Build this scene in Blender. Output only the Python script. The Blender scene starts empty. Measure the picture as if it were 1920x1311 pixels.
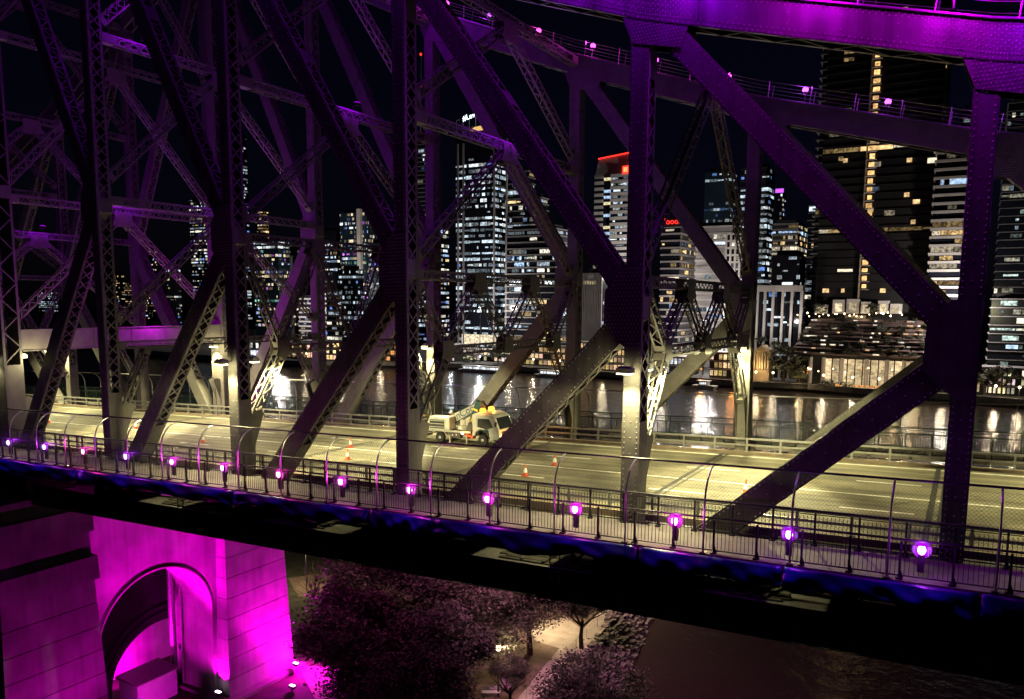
import bpy, math, random
from mathutils import Vector, Matrix
random.seed(11)
SC = bpy.context.scene
COL = SC.collection
# ------------------------------------------------------------------ camera
FPX, PCX, PCY = 1470.28, 985.62, 749.11            # focal length and principal point in 1920x1311 pixels
YAW, PITCH, ROLL = -0.5115, -0.1234, 0.0086
CAM = Vector((-0.0066, -30.5586, 8.4307))
def _basis():
    cy, sy, cp, sp = math.cos(YAW), math.sin(YAW), math.cos(PITCH), math.sin(PITCH)
    fw = Vector((sy*cp, cy*cp, sp)); rt = Vector((cy, -sy, 0)); up = rt.cross(fw)
    c, s = math.cos(ROLL), math.sin(ROLL)
    return c*rt + s*up, -s*rt + c*up, fw
RT, UP, FW = _basis()
cam = bpy.data.cameras.new('camera'); camo = bpy.data.objects.new('camera', cam); COL.objects.link(camo)
camo.matrix_world = Matrix(((RT.x, UP.x, -FW.x, CAM.x), (RT.y, UP.y, -FW.y, CAM.y), (RT.z, UP.z, -FW.z, CAM.z), (0, 0, 0, 1)))
cam.sensor_fit = 'HORIZONTAL'; cam.sensor_width = 36; cam.lens = FPX/1920*36
cam.shift_x = (960-PCX)/1920; cam.shift_y = (PCY-655.5)/1920
cam.clip_start = 0.5; cam.clip_end = 6000
SC.camera = camo
# ------------------------------------------------------------------ night sky and a faint moon
world = bpy.data.worlds.new('World'); SC.world = world; world.use_nodes = True
wn = world.node_tree.nodes; wl = world.node_tree.links
bg = wn['Background']; sky = wn.new('ShaderNodeTexSky'); sky.sky_type = 'NISHITA'; sky.sun_disc = False
sky.sun_elevation = math.radians(34); sky.sun_rotation = math.radians(205); sky.air_density = 1.6; sky.ozone_density = 4.0
tint = wn.new('ShaderNodeMix'); tint.data_type = 'RGBA'; tint.blend_type = 'MULTIPLY'; tint.inputs[0].default_value = 1; tint.inputs[7].default_value = (.40,.32,1,1)
wl.new(sky.outputs[0], tint.inputs[6]); wl.new(tint.outputs[2], bg.inputs[0]); bg.inputs[1].default_value = 0.0008
moon = bpy.data.lights.new('moon', 'SUN'); moon.energy = 0.004; moon.angle = math.radians(0.5); moon.color = (0.75, 0.82, 1)
mo = bpy.data.objects.new('moon', moon); COL.objects.link(mo); mo.rotation_euler = (math.radians(56), 0, math.radians(25))
SC.view_settings.view_transform = 'Standard'; SC.view_settings.look = 'None'
SC.view_settings.exposure = 0.0; SC.view_settings.gamma = 1.0; SC.view_settings.use_curve_mapping = False
cy_ = SC.cycles
cy_.use_denoising = True; cy_.denoiser = 'OPENIMAGEDENOISE'; cy_.denoising_input_passes = 'RGB_ALBEDO_NORMAL'
cy_.max_bounces = 5; cy_.diffuse_bounces = 0; cy_.glossy_bounces = 3; cy_.transmission_bounces = 3; cy_.transparent_max_bounces = 6
cy_.caustics_reflective = False; cy_.caustics_refractive = False; cy_.sample_clamp_indirect = 4.0; cy_.use_light_tree = True
# ------------------------------------------------------------------ geometry helpers
G = 0.0305          # the bridge climbs to the right by 3 percent
W = 18.6            # spacing of the two trusses
PAN = 11.912        # panel length
def XP(n): return (n-5)*PAN
def ray(u, v): return FW + RT*((u-PCX)/FPX) - UP*((v-PCY)/FPX)
def at(u, v, Y):                 # point seen at a photo pixel, standing at depth Y
    d = ray(u, v); return CAM + d*((Y-CAM.y)/d.y)
def on_level(u, v, Z):
    d = ray(u, v); return CAM + d*((Z-CAM.z)/d.z)
def on_road(u, v, zl=-0.42):
    d = ray(u, v); t = (zl + G*CAM.x - CAM.z)/(d.z - G*d.x); return CAM + d*t
MATS = {}
BOXF = [(0,1,3,2),(4,6,7,5),(0,4,5,1),(2,3,7,6),(0,2,6,4),(1,5,7,3)]
class MB:
    def __init__(s): s.v = []; s.f = []
    def add(s, vs, fs):
        k = len(s.v); s.v += [tuple(p) for p in vs]; s.f += [tuple(i+k for i in f) for f in fs]
    def obox(s, c, ax, ay, az):      # box from centre and three half axes
        c = Vector(c); ax = Vector(ax); ay = Vector(ay); az = Vector(az)
        s.add([c+ax*i+ay*j+az*k for i in (-1,1) for j in (-1,1) for k in (-1,1)], BOXF)
    def box(s, c, size): s.obox(c, (size[0]/2,0,0), (0,size[1]/2,0), (0,0,size[2]/2))
    def box2(s, a, b): s.box([(p+q)/2 for p, q in zip(a, b)], [abs(q-p) for p, q in zip(a, b)])
    def beam(s, a, b, w, h, up=(0,0,1)):
        a = Vector(a); b = Vector(b); d = b-a; L = d.length
        if L < 1e-6: return
        d /= L; u = Vector(up); u = u-d*u.dot(d)
        if u.length < 1e-4: u = Vector((1,0,0)); u = u-d*u.dot(d)
        u.normalize(); r = d.cross(u)
        s.obox((a+b)/2, d*L/2, r*w/2, u*h/2)
    def prism(s, pts, e):            # planar polygon pts (3D) extruded by vector e
        e = Vector(e); n = len(pts); P = [Vector(p) for p in pts]
        s.add(P+[p+e for p in P], [tuple(range(n-1,-1,-1)), tuple(range(n,2*n))]+[(i,(i+1)%n,(i+1)%n+n,i+n) for i in range(n)])
    def py(s, poly, y0, y1): s.prism([(x,y0,z) for x,z in poly], (0,y1-y0,0))
    def px(s, poly, x0, x1): s.prism([(x0,y,z) for y,z in poly], (x1-x0,0,0))
    def pz(s, poly, z0, z1): s.prism([(x,y,z0) for x,y in poly], (0,0,z1-z0))
    def tube(s, path, r, n=6, r1=None):
        P = [Vector(p) for p in path]; m = len(P); k = len(s.v); prev = None
        for i, p in enumerate(P):
            d = (P[min(i+1,m-1)]-P[max(i-1,0)]).normalized()
            if prev is None:
                u = Vector((0,0,1)) if abs(d.z) < .9 else Vector((1,0,0))
            else: u = prev
            u = (u-d*u.dot(d)).normalized(); prev = u; w = d.cross(u)
            rr = r if r1 is None else r+(r1-r)*i/(m-1)
            for j in range(n):
                a = 2*math.pi*j/n; s.v.append(tuple(p+u*(rr*math.cos(a))+w*(rr*math.sin(a))))
        for i in range(m-1):
            for j in range(n):
                a = k+i*n+j; b = k+i*n+(j+1)%n; s.f.append((a,b,b+n,a+n))
        s.f.append(tuple(k+j for j in range(n-1,-1,-1))); s.f.append(tuple(k+(m-1)*n+j for j in range(n)))
    def lathe(s, prof, c=(0,0,0), n=12, axis='z'):   # prof: (radius, height)
        k = len(s.v); c = Vector(c)
        for r, h in prof:
            for j in range(n):
                a = 2*math.pi*j/n; x, y = r*math.cos(a), r*math.sin(a)
                p = {'z': (x,y,h), 'y': (x,h,y), 'x': (h,x,y)}[axis]; s.v.append(tuple(c+Vector(p)))
        for i in range(len(prof)-1):
            for j in range(n):
                a = k+i*n+j; b = k+i*n+(j+1)%n; s.f.append((a,b,b+n,a+n))
        s.f.append(tuple(k+j for j in range(n-1,-1,-1))); s.f.append(tuple(k+(len(prof)-1)*n+j for j in range(n)))
    def rivet(s, p, nrm, r=.03, h=.02):
        p = Vector(p); n = Vector(nrm); u = Vector((1,0,0)) if abs(n.x) < .9 else Vector((0,0,1)); w = n.cross(u)
        q = p+n*h
        s.add([p+u*r, p+w*r, p-u*r, p-w*r, q+(u+w)*r*.35, q-(u+w)*r*.35], [(0,1,4),(1,2,5,4),(2,3,5),(3,0,4,5)])
    def mesh(s, name, shear=False, smooth=False):
        me = bpy.data.meshes.new(name)
        vs = [(x,y,z+G*x) for x,y,z in s.v] if shear else s.v
        me.from_pydata(vs, [], s.f); me.update()
        if smooth: me.polygons.foreach_set('use_smooth', [True]*len(me.polygons))
        return me
    def build(s, name, mat, parent=None, shear=False, smooth=False):
        me = s.mesh(name, shear, smooth); me.materials.append(MATS[mat] if isinstance(mat, str) else mat)
        return obj(name, me, parent)
def obj(name, me, parent=None, loc=None, rz=0, scale=None):
    o = bpy.data.objects.new(name, me); COL.objects.link(o)
    if loc is not None: o.location = loc
    if rz: o.rotation_euler = (0,0,rz)
    if scale: o.scale = scale
    if parent is not None:
        o.parent = parent
        if loc is None and ROOTS.get(parent.name): o.location = -Vector(ROOTS[parent.name])   # mesh kept in world coordinates
    return o
ROOTS = {}
def tag(o, label=None, cat=None, group=None, kind=None):
    if label: o['label'] = label
    if cat: o['category'] = cat
    if group: o['group'] = group
    if kind: o['kind'] = kind
    return o
def thing(name, label, cat, loc=(0,0,0), rz=0, group=None):
    o = bpy.data.objects.new(name, None); COL.objects.link(o); o.location = loc; o.rotation_euler = (0,0,rz)
    o.empty_display_size = .3
    ROOTS[o.name] = tuple(loc) if not rz else None
    return tag(o, label, cat, group)
def lamp_light(name, kind, loc, power, color, parent=None, target=None, size=2.6, blend=.6, soft=.12):
    l = bpy.data.lights.new(name, kind); l.energy = power; l.color = color; l.shadow_soft_size = soft
    if kind == 'SPOT': l.spot_size = size; l.spot_blend = blend
    o = bpy.data.objects.new(name, l); COL.objects.link(o); o.location = loc
    if target is not None:
        o.rotation_euler = (Vector(target)-Vector(loc)).to_track_quat('-Z','Y').to_euler()
    return o
# ------------------------------------------------------------------ materials
def mat(name, col, rough=.6, metal=0.0, var=.15, vscale=3.0, bump=0.0, bscale=30.0, col2=None, spec=.4):
    m = bpy.data.materials.new(name); m.use_nodes = True; nt = m.node_tree; N = nt.nodes; L = nt.links
    b = N['Principled BSDF']; b.inputs['Roughness'].default_value = rough; b.inputs['Metallic'].default_value = metal
    b.inputs['Specular IOR Level'].default_value = spec
    geo = N.new('ShaderNodeNewGeometry')
    no = N.new('ShaderNodeTexNoise'); no.inputs['Scale'].default_value = vscale; no.inputs['Detail'].default_value = 5
    L.new(geo.outputs['Position'], no.inputs['Vector'])
    r = N.new('ShaderNodeValToRGB'); r.color_ramp.elements[0].position = .3; r.color_ramp.elements[1].position = .7
    c2 = col2 or [c*(1-var*2) for c in col]
    r.color_ramp.elements[0].color = (*c2, 1); r.color_ramp.elements[1].color = (*[min(1, c*(1+var*.5)) for c in col], 1)
    L.new(no.outputs[0], r.inputs[0]); L.new(r.outputs[0], b.inputs['Base Color'])
    if bump:
        n2 = N.new('ShaderNodeTexNoise'); n2.inputs['Scale'].default_value = bscale; n2.inputs['Detail'].default_value = 3
        L.new(geo.outputs['Position'], n2.inputs['Vector'])
        bp = N.new('ShaderNodeBump'); bp.inputs['Strength'].default_value = bump; bp.inputs['Distance'].default_value = .02
        L.new(n2.outputs[0], bp.inputs['Height']); L.new(bp.outputs[0], b.inputs['Normal'])
    MATS[name] = m; return m
def emit(name, col, strength, sample=False):
    m = bpy.data.materials.new(name); m.use_nodes = True; nt = m.node_tree
    nt.nodes.remove(nt.nodes['Principled BSDF']); e = nt.nodes.new('ShaderNodeEmission')
    e.inputs[0].default_value = (*col, 1); e.inputs[1].default_value = strength
    nt.links.new(e.outputs[0], nt.nodes['Material Output'].inputs[0])
    m.cycles.emission_sampling = 'AUTO' if sample else 'NONE'
    MATS[name] = m; return m
mat('steel', (.135,.128,.12), .5, 0, .14, 1.3, .15, 8)
mat('steel_inner', (.17,.16,.142), .5, 0, .14, 1.7, .12, 9)
mat('rivet_steel', (.33,.31,.28), .4, 0, .1, 4)
mat('rail_dark', (.045,.045,.05), .34, .3, .2, 5)
mat('rail_green', (.03,.05,.045), .4, .3, .2, 5)
mat('stainless', (.55,.54,.52), .3, .95, .1, 6)
mat('galv', (.42,.42,.40), .45, .6, .15, 5)
mat('asphalt', (.20,.185,.125), .8, 0, .10, .7, .35, 60)
mat('roadpaint', (.72,.70,.62), .6, 0, .2, 2.5)
mat('joint', (.03,.03,.03), .7, 0, .2, 3)
mat('concrete', (.40,.38,.35), .8, 0, .18, .5, .25, 25)
mat('concrete_dark', (.055,.05,.05), .85, 0, .2, .5, .25, 25)  # darker copy of concrete, holding the shade of the pier passage as colour
mat('kerbstone', (.30,.24,.17), .8, 0, .2, 1.0, .25, 25)
mat('footpath', (.24,.215,.19), .8, 0, .14, 1.2, .2, 30)
mat('tarp', (.004,.013,.17), .32, 0, .3, 1.2, .3, 7, spec=.6)
mat('plank', (.055,.05,.038), .8, 0, .3, 1.6)
mat('reflector_grey', (.34,.34,.36), .5, 0, .1, 8)  # for the discs added behind the railing bulbs as halos
mat('truck_white', (.50,.50,.46), .35, 0, .12, 1.6, .05, 9)
mat('white_paint', (.78,.78,.74), .3, 0, .06, 2)
mat('teal', (.004,.05,.075), .35, 0, .1, 2)
mat('black_rubber', (.014,.014,.015), .8, 0, .2, 6)
mat('black_plastic', (.02,.02,.022), .5, 0, .2, 6)
mat('chassis', (.05,.05,.055), .5, .2, .2, 4)
mat('cone_orange', (.55,.09,.03), .5, 0, .1, 6)
mat('orange_cloth', (.8,.12,.03), .85, 0, .15, 9)
mat('navy_cloth', (.02,.025,.06), .9, 0, .15, 9)
mat('skin', (.5,.3,.22), .6, 0, .1, 12)
mat('yellow_paint', (.75,.5,.03), .4, 0, .1, 5)
mat('red_paint', (.6,.03,.03), .4, 0, .1, 5)
mat('bark', (.09,.065,.05), .9, 0, .3, 3, .5, 12)
mat('leaf', (.085,.09,.05), .55, 0, .35, 1.0)
mat('leaf_dark', (.06,.06,.04), .6, 0, .35, 1.0)
mat('grass', (.07,.075,.035), .9, 0, .3, .8, .6, 18)
mat('soil', (.20,.15,.10), .95, 0, .25, .6, .5, 14)
mat('paving', (.46,.40,.32), .85, 0, .15, .8, .2, 20)
mat('rock', (.24,.21,.19), .9, 0, .35, 1.2, .5, 6)
mat('city_ground', (.10,.10,.10), .9, 0, .2, .05)
mat('glass_dark', (.012,.014,.022), .12, 0, .2, .08, spec=.6)
mat('glass_blue', (.015,.03,.045), .12, 0, .2, .08, spec=.6)
mat('facade_grey', (.34,.32,.33), .75, 0, .12, .12)
mat('facade_light', (.52,.49,.47), .75, 0, .12, .12)
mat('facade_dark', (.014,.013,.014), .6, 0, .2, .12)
mat('slab', (.20,.19,.19), .75, 0, .15, .12)
mat('roof_brown', (.13,.085,.075), .85, 0, .25, .25)
mat('sandstone', (.55,.43,.28), .8, 0, .12, .3)
mat('timber', (.32,.17,.08), .7, 0, .2, .7)
# smoke-free clear glass for the cab
g = bpy.data.materials.new('cab_glass'); g.use_nodes = True; b = g.node_tree.nodes['Principled BSDF']
b.inputs['Base Color'].default_value = (.02,.025,.03,1); b.inputs['Roughness'].default_value = .06; MATS['cab_glass'] = g
# wire mesh sheet
# worn asphalt: long tyre tracks along the lanes, patches and oil spots
nt = MATS['asphalt'].node_tree; N = nt.nodes; L = nt.links; pb = N['Principled BSDF']; src = pb.inputs['Base Color'].links[0].from_socket
geo = N.new('ShaderNodeNewGeometry')
def layer(scl, sc, lo, hi, dark, prev):
    mp = N.new('ShaderNodeMapping'); mp.inputs['Scale'].default_value = scl; L.new(geo.outputs['Position'], mp.inputs[0])
    no = N.new('ShaderNodeTexNoise'); no.inputs['Scale'].default_value = sc; no.inputs['Detail'].default_value = 4; L.new(mp.outputs[0], no.inputs['Vector'])
    mr = N.new('ShaderNodeMapRange'); mr.inputs[1].default_value = lo; mr.inputs[2].default_value = hi; mr.inputs[3].default_value = dark; mr.inputs[4].default_value = 1; L.new(no.outputs[0], mr.inputs[0])
    mx = N.new('ShaderNodeMix'); mx.data_type = 'RGBA'; mx.blend_type = 'MULTIPLY'; mx.inputs[0].default_value = 1; L.new(prev, mx.inputs[6]); L.new(mr.outputs[0], mx.inputs[7]); return mx.outputs[2]
c_ = layer((.03,1.6,1), 1.0, .36, .62, .50, src); c_ = layer((.22,.22,1), 1.0, .33, .47, .58, c_); c_ = layer((1.2,1.6,1), 1.0, .30, .37, .5, c_)
L.new(c_, pb.inputs['Base Color'])
# rain streaks down the stone
nt = MATS['concrete'].node_tree; N = nt.nodes; L = nt.links; pb = N['Principled BSDF']; src = pb.inputs['Base Color'].links[0].from_socket; geo = N.new('ShaderNodeNewGeometry')
c_ = layer((2.2,2.2,.10), 1.0, .34, .58, .80, src); c_ = layer((.22,.22,.3), 1.0, .35, .55, .78, c_); L.new(c_, pb.inputs['Base Color'])
nt = MATS['steel'].node_tree; N = nt.nodes; L = nt.links; pb = N['Principled BSDF']; src = pb.inputs['Base Color'].links[0].from_socket; geo = N.new('ShaderNodeNewGeometry')
c_ = layer((3,3,.25), 1.0, .33, .55, .72, src); L.new(c_, pb.inputs['Base Color'])
emit('lamp_road', (1,.90,.52), 14)
emit('led_core', (1,.62,1), 9)
emit('led_core_pink', (1,.5,.8), 9)
emit('led_core_violet', (.85,.62,1), 9)
emit('led_lens', (1,.0,.85), 1.4)
emit('led_lens_pink', (1,.0,.5), 1.4)
emit('led_lens_violet', (.5,.0,1), 1.4)
emit('chord_m', (1,.10,.9), 3.2); emit('chord_v', (.62,.12,1), 3.2); emit('chord_p', (1,.10,.65), 3.2)
emit('flood_core', (1,.55,1), 10)
emit('amber', (1,.30,.02), 7)
emit('amber_core', (1,.75,.35), 12)
emit('tail_red', (1,.06,.03), 4)
emit('sign_red', (1,.03,.02), 2.2)
emit('sign_red_hot', (1,.25,.08), 2.2)
emit('sign_white', (.8,.95,1), 2.6)
emit('lamp_warm', (1,.72,.38), 8)
emit('lamp_cool', (.8,.9,1), 7)
emit('lit_gold', (1,.60,.20), .9)
emit('lit_cream', (1,.80,.50), .8)
emit('lit_orange', (1,.38,.08), 1.3)
emit('strip_blue', (.1,.25,1), 2)
emit('strip_purple', (.55,.1,1), 1.6)
# lit windows: colour from the object, broken up by blinds and furniture behind the glass
m = bpy.data.materials.new('lit_window'); m.use_nodes = True; nt = m.node_tree; N = nt.nodes; L = nt.links
N.remove(N['Principled BSDF']); em = N.new('ShaderNodeEmission'); oi = N.new('ShaderNodeObjectInfo'); geo = N.new('ShaderNodeNewGeometry')
mp = N.new('ShaderNodeMapping'); mp.inputs['Scale'].default_value = (.55,.55,.8); L.new(geo.outputs['Position'], mp.inputs[0])
no = N.new('ShaderNodeTexNoise'); no.inputs['Scale'].default_value = 1.0; no.inputs['Detail'].default_value = 3; no.inputs['Roughness'].default_value = .7
L.new(mp.outputs[0], no.inputs['Vector'])
mr = N.new('ShaderNodeMapRange'); mr.inputs[1].default_value = .36; mr.inputs[2].default_value = .66; mr.inputs[3].default_value = .42; mr.inputs[4].default_value = 1.35
L.new(no.outputs[0], mr.inputs[0]); L.new(oi.outputs['Color'], em.inputs[0]); L.new(mr.outputs[0], em.inputs[1])
L.new(em.outputs[0], N['Material Output'].inputs[0]); m.cycles.emission_sampling = 'NONE'; MATS['lit_window'] = m
# many small lit windows of one tower share a mesh: colour per window
m = bpy.data.materials.new('window_grid'); m.use_nodes = True; nt = m.node_tree; N = nt.nodes; L = nt.links
N.remove(N['Principled BSDF']); em = N.new('ShaderNodeEmission'); at_ = N.new('ShaderNodeAttribute'); at_.attribute_name = 'col'; geo = N.new('ShaderNodeNewGeometry')
no = N.new('ShaderNodeTexNoise'); no.inputs['Scale'].default_value = .9; no.inputs['Detail'].default_value = 3; L.new(geo.outputs['Position'], no.inputs['Vector'])
mr = N.new('ShaderNodeMapRange'); mr.inputs[1].default_value = .36; mr.inputs[2].default_value = .66; mr.inputs[3].default_value = .25; mr.inputs[4].default_value = 1.6
L.new(no.outputs[0], mr.inputs[0]); L.new(at_.outputs['Color'], em.inputs[0]); L.new(mr.outputs[0], em.inputs[1])
L.new(em.outputs[0], N['Material Output'].inputs[0]); m.cycles.emission_sampling = 'NONE'; MATS['window_grid'] = m
# river
m = bpy.data.materials.new('river_water'); m.use_nodes = True; nt = m.node_tree; N = nt.nodes; L = nt.links
b = N['Principled BSDF']; b.inputs['Base Color'].default_value = (.04,.028,.024,1); b.inputs['Roughness'].default_value = .11
b.inputs['IOR'].default_value = 1.33; b.inputs['Specular IOR Level'].default_value = .9
geo = N.new('ShaderNodeNewGeometry')
mp = N.new('ShaderNodeMapping'); mp.inputs['Scale'].default_value = (.8,1.0,1); mp.inputs['Rotation'].default_value = (0,0,math.radians(28)); L.new(geo.outputs['Position'], mp.inputs[0])
n1 = N.new('ShaderNodeTexNoise'); n1.inputs['Scale'].default_value = .30; n1.inputs['Detail'].default_value = 4; n1.inputs['Roughness'].default_value = .6
L.new(mp.outputs[0], n1.inputs['Vector'])
bp = N.new('ShaderNodeBump'); bp.inputs['Strength'].default_value = .55; bp.inputs['Distance'].default_value = .62
sx = N.new('ShaderNodeSeparateXYZ'); L.new(geo.outputs['Position'], sx.inputs[0]); cm = N.new('ShaderNodeMapRange'); cm.inputs[1].default_value = 60; cm.inputs[2].default_value = 190; cm.inputs[3].default_value = .34; cm.inputs[4].default_value = .75   # calm in the lee of the bank
L.new(sx.outputs[1], cm.inputs[0]); L.new(cm.outputs[0], bp.inputs['Strength'])
L.new(n1.outputs[0], bp.inputs['Height']); L.new(bp.outputs[0], b.inputs['Normal']); MATS['river_water'] = m
# ------------------------------------------------------------------ river and land
RIVER_Z = -30.0
def sheet(name, poly, z, m, kind='structure'):
    mb = MB(); mb.add([(x,y,z) for x,y in poly], [tuple(range(len(poly)))]); o = mb.build(name, m); o['kind'] = kind; return o
# near shore (park side) and far bank as closed land masses with a vertical edge
SHORE = [(-21,-90),(-24,-30),(-26.5,20),(-29,42),(-32,58),(-38,74),(-52,92),(-80,108),(-150,126),(-330,150)]
land = MB(); poly = [(x-3.4,y) for x, y in SHORE]+[(-900,170),(-900,-90)]
land.pz(poly, -34, -27.45)
o = land.build('park_ground', 'grass'); o['kind'] = 'structure'
FARB = [(-1500,360),(-700,330),(-544,318),(-420,300),(-334,300),(-290,326),(-238,341),(-160,336),(-86,328),(-60,331),(-41,326),(17,319),(120,300),(400,240),(900,120)]
far = MB(); poly = FARB+[(3000,600),(3000,3500),(-3500,3500),(-3500,360)]
far.pz([(x,y) for x,y in poly][::-1], -36, -26.8)
o = far.build('far_bank', 'city_ground'); o['kind'] = 'structure'
sheet('river', [(-3500,-600),(3000,-600),(3000,900),(-3500,900)], RIVER_Z, 'river_water')
# ------------------------------------------------------------------ the truss bridge
bridge = thing('truss_bridge', 'grey riveted steel cantilever bridge with laced posts and diagonals lit purple', 'bridge', (XP(0), W/2, -6.0))
TOP = {-4:20.35,-3:24.75,-2:29.9,-1:36.0,0:42.0,1:36.0,2:29.9,3:24.75,4:20.35,5:16.85,6:14.2}
MID = {-4:8.6,-3:10.7,-2:13.0,-1:15.6,0:17.5,1:15.6,2:13.0,3:10.7,4:8.6,5:7.0,6:5.6}
BOT = {n: -3.5 for n in range(-4,7)}
TT = .94
LACE_LEFT = [300]
def member(kind, a, b, webn, w, t, sol=(0,0), lace='x', rivets=None, bat=(), single=False, mt='steel', sides=(1,-1), lw=.085, openw=False):
    """Built-up member: two web plates joined by lacing bars."""
    a = Vector(a); b = Vector(b); d = (b-a); L = d.length; d /= L
    s = Vector(webn); s = (s-d*s.dot(d)).normalized(); n = d.cross(s)
    mb = MB()
    for sg in (1,-1):
        c = (a+b)/2+s*(sg*(t/2-.015))
        if openw:
            for e in (1,-1): mb.obox(c+n*(e*(w/2-.045)), d*L/2, s*.012, n*.045); mb.obox((a+b)/2+s*(sg*(t/2-.045))+n*(e*(w/2-.01)), d*L/2, s*.045, n*.012)
            for q0, q1 in ((0,sol[0]),(L-sol[1],L)): mb.obox(a+d*((q0+q1)/2)+s*(sg*(t/2)), d*((q1-q0)/2), s*.01, n*w/2)
            continue
        mb.obox(c, d*L/2, s*.015, n*w/2)
        for e in (1,-1):                     # flange angles
            mb.obox((a+b)/2+s*(sg*(t/2-.10))+n*(e*(w/2+.012)), d*L/2, s*.085, n*.012)
    segs = [(0,sol[0]),(L-sol[1],L)]+[(f*L-.45,f*L+.45) for f in bat]
    for q0, q1 in segs:
        if q1-q0 > .05:
            for e in sides: mb.obox(a+d*((q0+q1)/2)+n*(e*(w/2+.034)), d*((q1-q0)/2), s*(t/2-.012), n*.009)
    m = mb.build(kind, mt, bridge, shear=True)
    # lacing
    bars = []
    hw = t/2-.09; z0, z1 = sol[0]+.1, L-sol[1]-.1
    if lace and z1-z0 > .8:
        k = max(1, round((z1-z0)/(2*hw*(1.0 if lace != 'w' else .8)))); st = (z1-z0)/k
        for e in sides:
            for i in range(k):
                m0, m1 = z0+i*st, z0+(i+1)*st
                if any(q0-.1 < (m0+m1)/2 < q1+.1 for q0, q1 in segs[2:]): continue
                sg = 1 if i % 2 else -1
                off = n*(e*(w/2+.03))
                bars.append((e, a+d*m0+s*(hw*sg)+off, a+d*m1-s*(hw*sg)+off))
                if lace == 'x': bars.append((e, a+d*m0-s*(hw*sg)+off+n*(e*.014), a+d*m1+s*(hw*sg)+off+n*(e*.014)))
                if lace == 'b': bars.append((e, a+d*m0+s*hw+off, a+d*m0-s*hw+off))
        rest = MB()
        if openw:
            k2 = max(1, round((z1-z0)/(w*1.1))); st = (z1-z0)/k2
            for sg in (1,-1):
                for i in range(k2):
                    e = 1 if i % 2 else -1
                    rest.beam(a+d*(z0+i*st)+s*(sg*(t/2+.01))+n*(e*(w/2-.04)), a+d*(z0+(i+1)*st)+s*(sg*(t/2+.01))-n*(e*(w/2-.04)), lw, .012, s)
        for e, p, q in bars:
            if single and e == single and LACE_LEFT[0] > 0:
                LACE_LEFT[0] -= 1; x = MB(); x.beam(p, q, lw, .012, n); x.build('lacing_bar', mt, m, shear=True)
            else: rest.beam(p, q, lw, .012, n)
        if rest.v: tag(rest.build('lacing', mt, m, shear=True), kind='stuff')
    if rivets:                                # +1 / -1: which web faces are studded
        rv = MB()
        for sg in ((rivets,) if rivets != 2 else (1,-1)):
            k = int(L/.22)
            for i in range(k):
                q = (i+.5)*L/k
                for e in (-1,1):
                    rv.rivet(a+d*q+s*(sg*t/2)+n*(e*(w/2-.07)), s*sg, .034, .028)
                if q < sol[0]*.6 or q > L-sol[1]*.5:
                    for f in (-.5,0,.5): rv.rivet(a+d*(q+(.06 if f else 0))+s*(sg*t/2)+n*(f*(w/2-.12)), s*sg, .034, .028)
                elif i % 3 == 0: rv.rivet(a+d*q+s*(sg*t/2), s*sg, .032, .026)
        tag(rv.build('rivets', 'rivet_steel', m, shear=True), kind='stuff')
    return m
def gusset(poly, y, out, rv=None, name='gusset_plate', mt='steel'):
    mb = MB(); mb.py(poly, y, y+out*.03); o = mb.build(name, mt, bridge, shear=True)
    if rv:
        xs = [p[0] for p in poly]; zs = [p[1] for p in poly]; r = MB(); i = 0
        z = min(zs)+.09
        def inside(x, zz):
            c = False; n = len(poly)
            for k in range(n):
                (x1,z1),(x2,z2) = poly[k], poly[(k+1)%n]
                if (z1 > zz) != (z2 > zz) and x < (x2-x1)*(zz-z1)/(z2-z1)+x1: c = not c
            return c
        while z < max(zs):
            x = min(xs)+.08+(rv/2 if i % 2 else 0)
            while x < max(xs):
                if inside(x-.06, z) and inside(x+.06, z): r.rivet((x, y+out*.03, z), (0,out,0), .034, .028)
                x += rv
            z += rv; i += 1
        tag(r.build('rivets', 'rivet_steel', o, shear=True), kind='stuff')
    return o
Y_ = Vector((0,1,0))
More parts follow.
